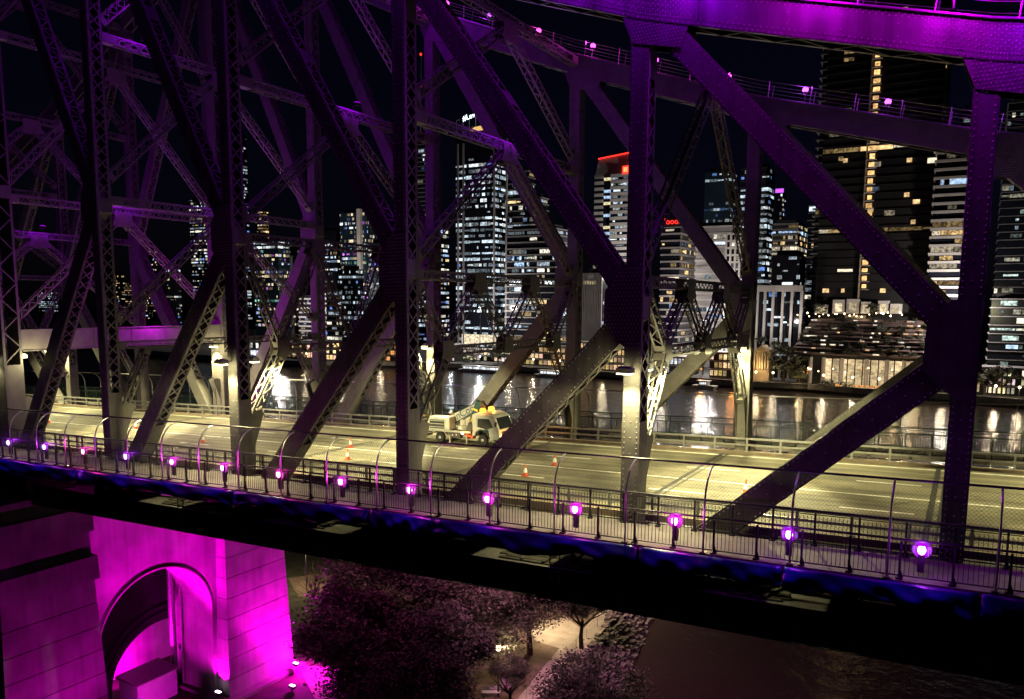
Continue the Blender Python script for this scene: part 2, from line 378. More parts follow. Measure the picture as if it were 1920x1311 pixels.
for far in (0,1):
    yc = W*far; ins = -1 if far else 1          # direction of the inner face
    mt = 'steel_inner' if far else 'steel'
    vis = -1                                    # both trusses show the face towards the camera (-y)
    for n in range(-3,7):
        x = XP(n); tower = n == 0
        w, t = (1.5,1.3) if tower else (.69,TT)
        near_studs = -1 if (n >= 1 and not far) or (far and n >= 0) else None
        member('post', (x,yc,BOT[n]), (x,yc,TOP[n]-.6), Y_, w, t, (7.4,2.2) if not tower else (9,3), 'x' if not tower else 'z',
               near_studs, bat=[((MID[n]-BOT[n])/(TOP[n]-.6-BOT[n]))], single=(-1 if (not far and 2 <= n <= 4) else False), mt=mt)
        # diagonals: K opening towards the tower
        k = n-1 if n > 0 else n+1
        if n != 0:
            xk = XP(k); sgn = 1 if n > 0 else -1
            o1 = .2
            member('diagonal', (xk,yc,TOP[k]), (x,yc,MID[n]+.1), Y_, .84, TT-.06, (2.6,1.6), 'b', vis if n >= 3 else None, bat=(.45,), mt=mt)
            member('diagonal', (xk,yc,BOT[k]), (x,yc,MID[n]-.1), Y_, 1.0, TT-.04, (7.2 if n != 1 else 5.0,1.8), 'x', vis if n >= 2 else None, mt=mt,
                   single=(1 if (not far and n in (2,3)) else False))
            for e in (1,-1):                    # gusset at the K joint, both faces
                A = [(x+sgn*.37,MID[n]+1.65),(x-sgn*.55,MID[n]+1.65),(x-sgn*1.25,MID[n]+.75),(x-sgn*1.3,MID[n]-.7),(x-sgn*.75,MID[n]-1.3),(x-sgn*.2,MID[n]-1.7),(x+sgn*.37,MID[n]-1.7)]
                gusset(A, yc+e*(t/2+.004), e, .16 if (e == vis and 2 <= n <= 4) else None, mt=mt)
        # gusset below the top chord and at the bottom chord
        for e in (1,-1):
            s1 = 1 if n >= 0 else -1
            A = [(x-s1*.75,TOP[n]-.4),(x-s1*.33,TOP[n]-1.45),(x+s1*1.65,TOP[n]-1.95),(x+s1*2.0,TOP[n]-1.0),(x+s1*2.0,TOP[n]-.5)]
            gusset(A, yc+e*(TT/2+.006), e, .13 if (e == vis and n in (4,5)) else None, mt=mt)
            A = [(x-1.7,BOT[n]+.55),(x-1.35,BOT[n]+2.1),(x-.4,-.75),(x+.6,-.75),(x+1.9,BOT[n]+2.2),(x+2.1,BOT[n]+.55)]
            gusset(A, yc+e*(TT/2+.046), e, mt=mt)
    # chords
    for n in range(-3,6):
        x0, x1 = XP(n), XP(n+1)
        for kind, z0, z1, h in (('top_chord',TOP[n],TOP[n+1],1.22),('bottom_chord',BOT[n],BOT[n+1],1.42)):
            sl = (z1-z0)/(x1-x0); mb = MB(); tq = TT+.1 if kind == 'top_chord' else TT+.26
            for e in (1,-1):
                y = yc+e*tq/2
                mb.py([(x0,z0-h/2),(x1,z1-h/2),(x1,z1+h/2),(x0,z0+h/2)], y, y-e*.04)
                for f in (1,-1):
                    mb.py([(x0,z0+f*(h/2)),(x1,z1+f*(h/2)),(x1,z1+f*(h/2-.13)),(x0,z0+f*(h/2-.13))], y+e*.001, y+e*.015)
            mb.py([(x0,z0+h/2),(x1,z1+h/2),(x1,z1+h/2+.03),(x0,z0+h/2+.03)], yc-tq/2-.12, yc+tq/2+.12)
            if kind == 'bottom_chord': mb.py([(x0,z0-h/2),(x1,z1-h/2),(x1,z1-h/2-.03),(x0,z0-h/2-.03)], yc-tq/2-.08, yc+tq/2+.08)
            else:
                for f in (1,-1): mb.py([(x0,z0-h/2),(x1,z1-h/2),(x1,z1-h/2-.02),(x0,z0-h/2-.02)], yc+f*(tq/2-.08)-.09, yc+f*(tq/2-.08)+.09)
            c = mb.build(kind, mt, bridge, shear=True)
            if kind == 'top_chord':
                lb = MB(); k = 12
                for i in range(k):
                    u0, u1 = x0+(x1-x0)*i/k, x0+(x1-x0)*(i+1)/k; sg = 1 if i % 2 else -1
                    lb.beam((u0,yc+sg*.42,z0+sl*(u0-x0)-h/2-.03), (u1,yc-sg*.42,z0+sl*(u1-x0)-h/2-.03), .085, .012)
                tag(lb.build('lacing', mt, c, shear=True), kind='stuff')
                if n in (3,4,5) and not far:
                    rv = MB(); y = yc-tq/2-.016; L = x1-x0
                    k = int(L/.2)
                    for i in range(k):
                        u = x0+(i+.5)*L/k; zc = z0+sl*(u-x0); dj = min(u-x0, x1-u)
                        for f in (1,-1):
                            rv.rivet((u,y,zc+f*(h/2-.065)), (0,-1,0), .036, .03)
                            rv.rivet((u+.1,y+.015,zc+f*(h/2-.19)), (0,-1,0), .036, .03)
                        if dj < 2.1:
                            for q in range(-4,5): rv.rivet((u+(.1 if q % 2 else 0),y+.015,zc+q*.1), (0,-1,0), .036, .03)
                        elif i % 9 == 0:
                            for q in (-.2,.2): rv.rivet((u,y+.015,zc+q), (0,-1,0), .036, .03)
                    tag(rv.build('rivets', 'rivet_steel', c, shear=True), kind='stuff')
                    sp = MB()
                    for u in (x0+2.3,): sp.py([(u,z0+sl*2.3-h/2+.14),(u+.03,z0+sl*2.3-h/2+.14),(u+.03,z0+sl*2.3+h/2-.14),(u,z0+sl*2.3+h/2-.14)], yc-tq/2-.012, yc-tq/2-.03)
                    sp.build('splice_strip', 'rail_dark', c, shear=True)
# ---- sway frames between the trusses
def strut(kind, n, y0, z0, y1, z1, h=.5, wx=.5, lace='z', sol=(.5,.5)):
    x = XP(n); return member(kind, (x,y0,z0), (x,y1,z1), (0,-(z1-z0),(y1-y0)), wx, h, sol, 'z' if lace == 'x' else lace, mt='steel_inner', lw=.055, openw=True)
def node(n, y, z, hw, hh, flare=0):
    x = XP(n); mb = MB()
    for e in (1,-1):
        xa = x+e*.30
        mb.px([(y-hw,z+hh),(y+hw,z+hh),(y+hw,z-hh*.3),(y+hw+flare,z-hh),(y+hw*.5,z-hh-flare*.6),(y-hw*.5,z-hh-flare*.6),(y-hw-flare,z-hh),(y-hw,z-hh*.3)], xa-.012, xa+.012)
    return mb.build('gusset_plate', 'steel_inner', bridge, shear=True)
y0, y1 = TT/2+.05, W-TT/2-.05
BAND = {5:(6.6,8.9),4:(6.62,9.68),3:(6.58,10.45),2:(6.6,13.0),-2:(6.6,13.0),-3:(6.6,10.4),6:(6.5,8)}
for n, (zb, zt) in BAND.items():
    strut('sway_strut', n, y0, zt, y1, zt, .48, .5)
    strut('sway_strut', n, W/6, zb, 5*W/6, zb, .52, .5)
    up = [y0,W/3,2*W/3,y1]; lo = [W/6,W/2,5*W/6]
    for i in range(3):
        strut('sway_brace', n, up[i], zt-.3, lo[i], zb+.25, .56, .5, 'x', (.55,.35))
        strut('sway_brace', n, lo[i], zb+.25, up[i+1], zt-.3, .56, .5, 'x', (.35,.55))
        node(n, lo[i], zb+.1, .5, .45, .12)
    for y in up[1:3]: node(n, y, zt-.15, .55, .42, .22)
    strut('sway_brace', n, lo[0], zb-.2, y0+.25, 2.9, .6, .55, 'x', (.35,.3))
    strut('sway_brace', n, lo[2], zb-.2, y1-.25, 2.9, .6, .55, 'x', (.35,.3))
def vee(n, zf, za, lace='x'):
    strut('sway_brace', n, y0, zf, W/2-.2, za, .58, .5, lace, (.4,.6)); strut('sway_brace', n, y1, zf, W/2+.2, za, .58, .5, lace, (.4,.6))
    node(n, W/2, za, .75, .5, .25)
def hst(n, z): strut('sway_strut', n, y0, z, y1, z, .55, .5, 'z', (.9,.9))
vee(5,9.6,16.4); hst(5,16.7)
vee(4,10.7,19.4); hst(4,20.0)
vee(3,11.2,17.6); hst(3,17.95); vee(3,18.8,24.3); hst(3,24.9)
vee(2,14.0,20.7); hst(2,21.4); vee(2,22.3,29.4); hst(2,29.9)
vee(6,8.6,13.8)
for n in (1,-1):
    strut('sway_strut', n, y0, 6.9, y1, 6.9, .5, .5); vee(n,8.4,15.6); hst(n,16.0); vee(n,17.3,25.3); hst(n,25.8); vee(n,26.6,35.4); hst(n,35.9)
    strut('sway_brace', n, y0, 2.4, 2.6, 6.6, .5, .5, 'x', (.9,.4)); strut('sway_brace', n, y1, 2.4, W-2.6, 6.6, .5, .5, 'x', (.9,.4))
for n in (-2,-3):
    vee(n,14.0,20.7); hst(n,21.4); vee(n,22.3,TOP[n]-.5)
# tower frame: solid portal beam with X bracing above
mb = MB(); x = XP(0)
for z in (6.45,7.95): mb.box((x,W/2,z), (1.5,W-1.4,.06))
for e in (1,-1): mb.box((x+e*.62,W/2,7.2), (.05,W-1.4,1.44))
for i in range(1,6): mb.box((x+.65,W*i/6,7.2), (.05,.14,1.42))
mb.build('portal_beam', 'steel_inner', bridge, shear=True)
vee(0,8.6,16.6); hst(0,17.2); vee(0,18.0,27.5); hst(0,28.2); vee(0,29.0,40.5); hst(0,41.2)
# knee plates where post and knee brace meet above the road
for n in (4,3,2,1,0):
    for yy, s in ((TT/2,1),(W-TT/2,-1)):
        mb = MB(); x = XP(n)
        for e in (1,-1): mb.px([(yy,-.6),(yy+s*.22,-.6),(yy+s*.25,1.2),(yy+s*.75,2.5),(yy+s*.95,3.0),(yy+s*.6,3.15),(yy,3.0)], x+e*.3-.012, x+e*.3+.012)
        mb.build('knee_plate', 'steel_inner', bridge, shear=True)
# ---- floor beams, stringers and wind lacing below the deck
for n in range(-3,7):
    mb = MB(); x = XP(n)
    for z in (-.95,-2.6): mb.box((x,W/2,z), (.45,W-1.2,.04))
    mb.box((x,W/2,-1.78), (.03,W-1.2,1.6)); mb.box((x,-2.0,-.85), (.3,3.4,.06))
    mb.prism([(x-.02,-.65,-.8),(x-.02,-3.7,-.6),(x-.02,-3.7,-.85),(x-.02,-.65,-2.3)], (.04,0,0))
    mb.build('floor_beam', 'steel', bridge, shear=True)
for y in (2.2,5.2,8.2,10.4,13.4,16.4):
    mb = MB(); mb.box2((XP(-3),y-.02,-.75),(XP(6),y+.02,-1.5)); mb.box2((XP(-3),y-.15,-1.5),(XP(6),y+.15,-1.53)); mb.build('stringer', 'steel', bridge, shear=True)
for y in (-3.45,-1.15):
    mb = MB(); mb.box2((XP(-3),y-.02,-.42),(XP(6),y+.02,-.85)); mb.box2((XP(-3),y-.1,-.85),(XP(6),y+.1,-.87)); mb.build('footway_beam', 'steel', bridge, shear=True)
for n in range(-2,6):
    x0, x1 = XP(n), XP(n+1)
    lb = MB()
    for i in range(8):
        u0, u1 = x0+(x1-x0)*i/8, x0+(x1-x0)*(i+1)/8
        lb.beam((u0,.9,-2.75), (u1,.9,-1.55), .1, .02, (0,1,0)); lb.beam((u0,.93,-1.55), (u1,.93,-2.75), .1, .02, (0,1,0))
    lb.box2((x0+.3,.86,-1.5),(x1-.3,.97,-1.62)); lb.box2((x0+.3,.86,-2.7),(x1-.3,.97,-2.82))
    lb.build('lattice_girder', 'steel', bridge, shear=True)
    lb = MB()
    for a, b_ in (((x0,1),(x1,W-1)),((x0,W-1),(x1,1))): lb.beam((a[0],a[1],-3.0),(b_[0],b_[1],-3.0),.35,.3)
    lb.build('wind_brace', 'steel', bridge, shear=True)
# climbers' walkway on the chords: stanchions, hand lines
for far in (0,1):
    yc = W*far; hand = MB(); 
    for n in range(0,6):
        x0, x1 = XP(n), XP(n+1)
        a = TOP[n]+.64; b_ = TOP[n+1]+.64
        k = 5
        for i in range(k):
            u = x0+(x1-x0)*(i+.3)/k; z = a+(b_-a)*(i+.3)/k
            for e in (-.5,.5): st = MB(); st.beam((u,yc+e,z), (u+.12,yc+e*1.15,z+.95), .035, .035); st.build('stanchion', 'galv', bridge, shear=True)
        for e in (-.55,.55):
            for hz in (.5,.92): hand.tube([(x0,yc+e*1.05,a+hz),(x1,yc+e*1.05,b_+hz)], .012, 4)
    hand.build('hand_line', 'galv', bridge, shear=True)
    cond = MB()
    for n in range(0,6):
        cond.tube([(XP(n),yc-.35,TOP[n]+.72),(XP(n+1),yc-.35,TOP[n+1]+.72)], .05, 6)
    cond.build('conduit', 'galv', bridge, shear=True)
# ------------------------------------------------------------------ deck
def gs(name, a, b, m, parent=None, kind='structure'):      # graded slab
    mb = MB(); mb.box2(a, b); o = mb.build(name, m, parent, shear=True)
    if parent is None: o['kind'] = kind
    return o
XL, XR = XP(-3)-20, XP(6)+4
road = gs('road_deck', (XL,1.15,-.72), (XR,W-1.15,-.42), 'asphalt')
for y0_, y1_, nm in ((.75,1.15,'kerb'),(W-1.15,W-.75,'kerb')): gs(nm, (XL,y0_,-.75), (XR,y1_,-.24), 'kerbstone')
gs('footway', (XL,-3.75,-.42), (XR,-1.0,-.20), 'footpath'); gs('footway', (XL,W+1.0,-.42), (XR,W+3.75,-.20), 'footpath')
def marking(y, x0, x1, wd=.2): gs('lane_marking', (x0,y-wd/2,-.419), (x1,y+wd/2,-.414), 'roadpaint', road)
for y in (1.75,W-1.75,W/2-.1): marking(y, XL, XR)
for y in (W/2-3.05,W/2+3.05):
    x = -1.5
    while x > XP(-2): marking(y, x-3, x); x -= 9.0
    marking(y, 3, 6)
for n in range(-2,6):
    x = XP(n)-.9
    gs('expansion_joint', (x-.12,1.2,-.417), (x+.12,W-1.2,-.411), 'joint', road); gs('expansion_joint', (x+.32,1.2,-.417), (x+.42,W-1.2,-.411), 'joint', road)
xq = XL                                     # cover plates added to keep road light out of the slot beside the near truss, left open above the work platforms
for a_, b_ in ((-42.2,-39.2),(-31.2,-29.6),(-17.6,-14.6),(-7.6,-6.0),(XR,XR)):
    if a_ > xq: gs('cover_plate', (xq,-.98,-.56), (a_,.74,-.52), 'steel', road)
    xq = b_
# ------------------------------------------------------------------ road barriers
post_m = MB(); post_m.box((0,0,.42), (.11,.13,.84)); post_m.box((0,0,.02), (.24,.24,.04)); PM = post_m.mesh('barrier_post'); PM.materials.append(MATS['galv'])
for y, lab in ((1.0,'two rail steel road barrier on the footway side of the road nearest the camera'),(W-1.0,'two rail steel road barrier along the far kerb, river beyond')):
    t = thing('road_barrier', lab, 'barrier', (XP(2),y,-1.6))
    for z in (.12,.50): 
        mb = MB(); mb.box2((XL,y-.05,z),(XR,y+.05,z+.11)); mb.build('rail', 'galv', t, shear=True)
    x = XP(-2)
    while x < XR-2:
        o = obj('post', PM, t, (x-t.location.x, 0, -.24+G*x-t.location.z)); x += 2.0
# ------------------------------------------------------------------ footway railings
pk = MB(); pk.box((0,0,0), (.016,.016,.95)); PK = pk.mesh('picket'); PK.materials.append(MATS['rail_dark'])
PKG = PK.copy(); PKG.materials.clear(); PKG.materials.append(MATS['rail_green'])
rp = MB(); rp.box((0,0,.62), (.07,.07,1.24)); rp.box((0,0,.03), (.2,.2,.05)); rp.add([(-.035,-.035,.05),(.035,-.035,.05),(.12,-.035,.05),(.035,-.035,.3),(.035,.035,.3),(.12,.035,.05)], [(1,2,3),(2,5,4,3)])
RP = rp.mesh('railing_post'); RP.materials.append(MATS['rail_dark'])
RPG = RP.copy(); RPG.materials.clear(); RPG.materials.append(MATS['rail_green'])
def hoop_mesh(s):
    mb = MB(); path = [(0,0,0),(0,0,1.75)]
    for i in range(1,8):
        a = math.pi/2*i/7*.92; path.append((0, s*(1.05-1.05*math.cos(a)), 1.75+1.28*math.sin(a)))
    mb.tube(path, .038, 8); mb.box((0,0,.03), (.22,.2,.06)); me = mb.mesh('hoop_post', smooth=False); me.materials.append(MATS['stainless']); return me
HOOP = {1: hoop_mesh(1), -1: hoop_mesh(-1)}
def railing(name, lab, y, x0, x1, hoops=0, n_single=300, dark=True, mid=True):
    t = thing(name, lab, 'railing', ((x0+x1)/2, y, -.2+G*(x0+x1)/2)); T = t.location
    m = 'rail_dark' if dark else 'rail_green'
    for z, r in ((1.30,.042),(1.16,.018),(.12,.025)):
        mb = MB(); mb.tube([(x0,y,z-.2),(x1,y,z-.2)], r, 6); mb.build('rail', m, t, shear=True)
    x = x1; i = 0; left = n_single; rest = MB()
    sp = 1.5
    while x > x0:
        obj('railing_post', RP if dark else RPG, t, Vector((x,y,-.2+G*x))-T)
        for j in range(1,11):
            xx = x-sp*j/11
            if left > 0: obj('picket', PK if dark else PKG, t, Vector((xx,y,.43+G*xx))-T); left -= 1
            else: rest.box((xx,y,.43), (.016,.016,.95))
        x -= sp
    if rest.v: tag(rest.build('pickets', m, t, shear=True), kind='stuff')
    if hoops:
        x = x1+.45-sp/2-.05
        while x > x0:
            obj('hoop_post', HOOP[hoops], t, Vector((x,y-hoops*.09,-.2+G*x))-T); x -= 3.0
        mb = MB(); mb.tube([(x0,y+hoops*.96,2.84),(x1,y+hoops*.96,2.84)], .042, 8); mb.build('top_rail', 'stainless' if not dark else m, t, shear=True)
        wm = MB(); st = .13                       # diamond mesh between hand rail and top rail
        prof = [(0,1.14),(0,1.6),(hoops*.06,2.0),(hoops*.28,2.45),(hoops*.6,2.72),(hoops*.96,2.84)]
        ln = [0]
        for p, q in zip(prof, prof[1:]): ln.append(ln[-1]+math.hypot(q[0]-p[0], q[1]-p[1]))
        if dark:
            x = x0
            while x < x1-1:
                for sg in (1,-1):
                    for i in range(len(prof)-1):
                        wm.beam((x+sg*ln[i],y+prof[i][0],prof[i][1]), (x+sg*ln[i+1],y+prof[i+1][0],prof[i+1][1]), .0055, .0055, (0,1,0))
                x += st
            tag(wm.build('wire_mesh', 'rail_dark', t, shear=True), kind='stuff')
    return t
RX0, RX1 = XP(-1)-6, 4.6
railing('footway_railing', 'tall outer footway railing with inward curved hoops and purple lamps behind it', -3.6, RX0, RX1, hoops=1)
railing('footway_railing', 'low dark picket railing between the near footway and the road', -1.05, RX0, RX1, n_single=280)
railing('footway_railing', 'outer railing with curved hoops on the far river side footway', W+3.6, RX0-20, 9.1, hoops=-1, n_single=120, dark=False)
railing('footway_railing', 'low green picket railing between the far footway and the road', W+1.05, RX0-20, 9.1, n_single=0, dark=False)
# ------------------------------------------------------------------ blue tarpaulins hung below the near footway
rng = random.Random(5)
def tarp(x0, x1, lab):
    mb = MB(); nx, nz = 26, 7; y = -3.78
    ph = rng.uniform(0,6); vs = []
    for i in range(nx+1):
        u = i/nx; x = x0+(x1-x0)*u
        edge = .62+.10*math.sin(u*math.pi*2+ph)+.07*math.sin(u*9+ph*2)+.06*rng.random()
        for j in range(nz+1):
            v = j/nz
            vs.append((x, y-.16*math.sin(v*2.6)+.11*v*math.sin(u*17+v*5+ph)+.09*math.sin(u*31-v*8+ph)*v-.05, -.24-edge*v-.16*v*abs(math.sin(u*math.pi*3+ph*.5))))
    fs = [(i*(nz+1)+j,(i+1)*(nz+1)+j,(i+1)*(nz+1)+j+1,i*(nz+1)+j+1) for i in range(nx) for j in range(nz)]
    mb.add(vs, fs); o = mb.build('tarpaulin', 'tarp', None, shear=True, smooth=True)
    md = o.modifiers.new('thick', 'SOLIDIFY'); md.thickness = .012
    tag(o, lab, 'tarpaulin', 'blue tarpaulins tied along the footway edge')
EDG = [-60.5,-45.2,-31.9,-23.0,-19.4,-10.1,-4.9,.9,5.0]
LABT = ['blue tarpaulin at the left end of the footway edge, above the stone pier','blue tarpaulin second from the left along the footway edge','blue tarpaulin third from the left along the footway edge',
        'short blue tarpaulin near the middle, fourth from the left','blue tarpaulin fifth from the left, above the lit work platform','blue tarpaulin sixth from the left along the footway edge',
        'blue tarpaulin seventh from the left along the footway edge','blue tarpaulin at the right end of the footway edge']
for i in range(8): tarp(EDG[i], EDG[i+1]-.08, LABT[i])
# ------------------------------------------------------------------ work platforms and ladders in the gap below the footway
PL = [(-57.5,-52.5,'left'),(-43,-37.8,'second'),(-31.5,-29,'third'),(-18.5,-13.8,'fourth'),(-8,-5.2,'right')]
plabs = ['plank work platform on the lower chord nearest the stone pier','plank work platform on the lower chord, second from the pier','plank work platform on the lower chord, middle of the five','plank work platform with a ladder, fourth from the pier','plank work platform on the lower chord farthest from the pier']
for (a, b_, _), lb in zip(PL, plabs):
    t = thing('work_platform', lb, 'platform', ((a+b_)/2,.2,-2.7+G*(a+b_)/2))
    for i in range(5):
        o = MB(); o.box2((a+rng.uniform(0,.6),-.52+i*.28,-2.74+.012*(i%2)),(b_-rng.uniform(0,.6),-.27+i*.28,-2.69+.012*(i%2))); o.build('plank', 'plank', t, shear=True)
    o = MB()
    for k in range(3):
        xx = a+(b_-a)*rng.uniform(.15,.8); o.beam((xx,-.5,-2.62),(xx+rng.uniform(-1.2,1.6),.9,-2.58),.16,.03)
    o.build('offcut', 'plank', t, shear=True)
for x, lb in ((-36.9,'small steel ladder down to the platform beside the second tarpaulin'),(-13.9,'small steel ladder down to the platform below the middle of the footway'),(-51.6,'small steel ladder near the stone pier')):
    t = thing('ladder', lb, 'ladder', (x,-3.3,-2.4+G*x))
    for e in (-.22,.22):
        o = MB(); o.box2((x+e-.02,-3.32,-2.35),(x+e+.02,-3.28,-.3)); o.build('ladder_rail', 'galv', t, shear=True)
    for k in range(7):
        o = MB(); o.box2((x-.22,-3.315,-2.25+k*.3),(x+.22,-3.285,-2.22+k*.3)); o.build('rung', 'galv', t, shear=True)
# ------------------------------------------------------------------ railing lamps
bx = MB(); bx.box((0,.06,-.28), (.2,.14,.95)); BOXM = bx.mesh('lamp_box'); BOXM.materials.append(MATS['black_plastic'])
ln = MB(); ln.box((0,-.03,0),(.26,.04,.36)); LENS = ln.mesh('lens')  # coloured glowing rim, stands in for the halo around the bulb
co = MB(); co.prism([(.12*math.cos(i*math.pi/6),-.06,.15*math.sin(i*math.pi/6)) for i in range(12)], (0,-.03,0)); CORE = co.mesh('bulb')
dc = MB(); dc.lathe([(.02,.0),(.27,-.01),(.30,.01),(.05,.03)], axis='y', n=24); HALO_DISC = dc.mesh('reflector'); HALO_DISC.materials.append(MATS['reflector_grey'])  # added disc behind each bulb, lit to stand in for its halo
def mm(me, m):
    c = me.copy(); c.materials.clear(); c.materials.append(MATS[m]); return c
KIND = {'m': (mm(LENS,'led_lens'),mm(CORE,'led_core'),(1,.04,.85)), 'p': (mm(LENS,'led_lens_pink'),mm(CORE,'led_core_pink'),(1,.03,.5)), 'v': (mm(LENS,'led_lens_violet'),mm(CORE,'led_core_violet'),(.5,.03,1))}
seq = 'vvpvmmpmmmmmvv'
ordn = ['first','second','third','fourth','fifth','sixth','seventh','eighth','ninth','tenth','eleventh','twelfth','thirteenth','fourteenth']
cname = {'v':'violet','m':'magenta','p':'pink'}
for i in range(14):
    x = -.81-4.04*(13-i); k = seq[i]; z = .80+G*x
    t = thing('railing_lamp', '%s lamp on a black box, %s from the left behind the footway railing' % (cname[k],ordn[i]), 'lamp', (x,-3.45,z), group='lamps along the footway railing')
    obj('lamp_box', BOXM, t, (0,0,0)); obj('lens', KIND[k][0], t, (0,0,0)); obj('bulb', KIND[k][1], t, (0,0,0)); obj('reflector', HALO_DISC, t, (0,0,0))
    lamp_light('railing_lamp_bulb', 'POINT', (x,-3.63,z), rng.uniform(8,13), KIND[k][2], soft=.03)  # extra light just before the bulb, added to brighten the halo disc
    lamp_light('railing_lamp_light', 'SPOT', (x,-4.0,z), 130, KIND[k][2], target=(x,-9.5,z-2.0), size=math.radians(165), blend=.4, soft=.1)
    lamp_light('railing_lamp_glow', 'POINT', (x,-3.98,z+.12), rng.uniform(30,70), KIND[k][2], soft=.12)
# ------------------------------------------------------------------ chord lamps
fx = MB(); fx.box((0,0,-.12), (.16,.2,.16)); fx.box((0,0,-.45), (.05,.05,.55)); FXM = fx.mesh('housing'); FXM.materials.append(MATS['black_plastic'])
cb = MB(); cb.lathe([(.02,-.17),(.14,-.1),(.18,0),(.14,.1),(.02,.17)], n=10); CB = cb.mesh('bulb', smooth=True)
CBK = {k: mm(CB, {'m':'chord_m','v':'chord_v','p':'chord_p'}[k]) for k in 'mvp'}
def ztop(x):
    f = (x/PAN)+5; n = math.floor(f); return TOP[n]+(TOP[n+1]-TOP[n])*(f-n)
FX = [-34.4,-30.81,-26.83,-22.75,-18.36,-13.69,-9.17,-4.73,-.3]
FL = 'mvpmmmvvv'
for i, x in enumerate(FX):
    z = ztop(x)+.61+.92; k = FL[i]
    t = thing('chord_lamp', '%s lamp on top of the far truss chord, %s from the left' % (cname[k],ordn[i]), 'lamp', (x,W,z+G*x), group='lamps on the far truss chord')
    obj('housing', FXM, t, (0,0,0)); obj('bulb', CBK[k], t, (0,0,0))
    lamp_light('chord_lamp_light', 'POINT', (x,W-.75,z+G*x+.1), 60, KIND[k][2], soft=.08)
for i, x in enumerate((1.6,-1.1,-5.2,-9.6,-14,-18.3,-22.6,-26.9,-31.2,-35.5,-40,-44.4,-48.8,-53.2)):
    z = ztop(x)+.61+.75; k = 'vmmvvmvvvvvvvv'[i]
    t = thing('chord_lamp', 'purple lamp over the near top chord, %s counted from the right' % ordn[i], 'lamp', (x,-1.15,z+G*x), group='lamps on the near truss chord')
    obj('housing', FXM, t, (0,0,0)); obj('bulb', CBK['v'], t, (0,0,0))
    lamp_light('chord_lamp_light', 'POINT', (x,-1.32,z-.15+G*x), (720 if i < 5 else 140), (.33,.0,1) if k == 'v' else (.7,.0,1), soft=.1)
# purple floods inside the truss on the upper struts
for n, y, z, p_ in ((3,W/2,18.6,380),(2,W/2,22.0,500),(1,W/2,16.8,520),(0,W/2,18.0,700),(-1,W/2,16.8,500),(1,3.0,26.5,600),(-1,4.0,8.2,500),(2,14.0,30.4,500)):
    x = XP(n)+.9; t = thing('truss_flood', 'purple flood light on the strut at %s' % {(3,18.6):'the third post frame',(2,22.0):'the second post frame',(1,16.8):'the first post frame',(0,18.0):'the tower frame',(-1,16.8):'the frame left of the tower',(1,26.5):'the upper strut of the first frame',(-1,8.2):'the low brace left of the tower',(2,30.4):'the top strut of the second frame'}[(n,z)], 'lamp', (x,y,z+G*x))
    o = MB(); o.box((0,0,-.1),(.3,.4,.16)); o.box((-.25,0,-.25),(.3,.06,.2)); obj('housing', o.mesh('housing'), t, (0,0,0)).data.materials.append(MATS['black_plastic'])
    o = MB(); o.box((0,0,.0),(.22,.3,.05)); obj('lens', o.mesh('lens'), t, (0,0,0)).data.materials.append(MATS['led_lens_violet'])
    lamp_light('truss_flood_light', 'POINT', (x,y,z+G*x+.35), p_*.68, (.36,0,1), soft=.15)
for x, y, z, p_ in ((XP(1)-2.2,5.2,9.2,900),(XP(0)+1.6,11.0,9.0,900)):
    lamp_light('truss_flood_light', 'POINT', (x,y,z+G*x), p_, (.75,0,1), soft=.15)
# ------------------------------------------------------------------ road lamps on the posts
hb = MB(); hb.box((0,0,0), (.62,.5,.2)); hb.box((0,0,.13), (.5,.36,.08)); hb.box((0,.42,.02),(.08,.5,.08)); HBM = hb.mesh('housing'); HBM.materials.append(MATS['galv'])
ls = MB(); ls.box((0,-.02,-.12), (.56,.44,.06)); LSM = ls.mesh('lens'); LSM.materials.append(MATS['lamp_road'])
WARM = (1,.89,.43)
PF = {4:.8,6:1.8,2:.85,0:1.1,-2:1.1}
def road_lamp(n, y, side, lab, power, aim, z=6.1):
    x = XP(n); t = thing('road_lamp', lab, 'lamp', (x,y,z+G*x), rz=0 if side < 0 else math.pi, group='flood lamps on the bridge posts')
    obj('housing', HBM, t, (0,0,0)); obj('lens', LSM, t, (0,0,0))
    lamp_light('road_lamp_light', 'SPOT', (x,y,z-.22+G*x), power*PF.get(n,1), WARM, target=aim, size=math.radians(118), blend=.5, soft=.22)
    lamp_light('road_lamp_spill', 'POINT', (x+(1.9 if n == 0 else 0),y+(.35 if side > 0 else -.35 if y > 0 else -.1),z-.35+G*x), (240 if y > -.9 else 160)*((1 if n else 1.7) if y > 0 else (1 if n else .1)), WARM, soft=.25)  # at the tower moved out and stronger, replacing bounce off the road
    if power > 5000 or y < -.9:
        if y > -.9: lamp_light('road_lamp_cross', 'SPOT', (x+.9,y+(.3 if y < 9 else -.3),z-.3+G*x), 17000*PF.get(n,1), WARM, target=(x+.4,W if y < 9 else 0,-3.6+G*x), size=math.radians(66), blend=.3, soft=.22)
        for e in ((-1,1) if y > -.9 and (n,y > 9) != (4,False) else (-1,)): lamp_light('road_lamp_throw', 'SPOT', (x,y,z-.24+G*x), power*PF.get(n,1)*(1.9 if y > -.9 else .6/PF.get(n,1)), WARM, target=(x+e*11.5,aim[1]+(2 if 0 < y < 9 else -2 if y > 9 else 0),-.4+G*x), size=math.radians(54), blend=.8, soft=.22)
for n, nm in ((4,'fourth post from the left, over the near footway'),(2,'second post right of the tower, over the near footway'),(0,'tower post, over the near footway')):
    road_lamp(n, -TT/2-.72, -1, 'box flood lamp on the '+nm, 3600 if n else 240, (XP(n),-1.5,-1))
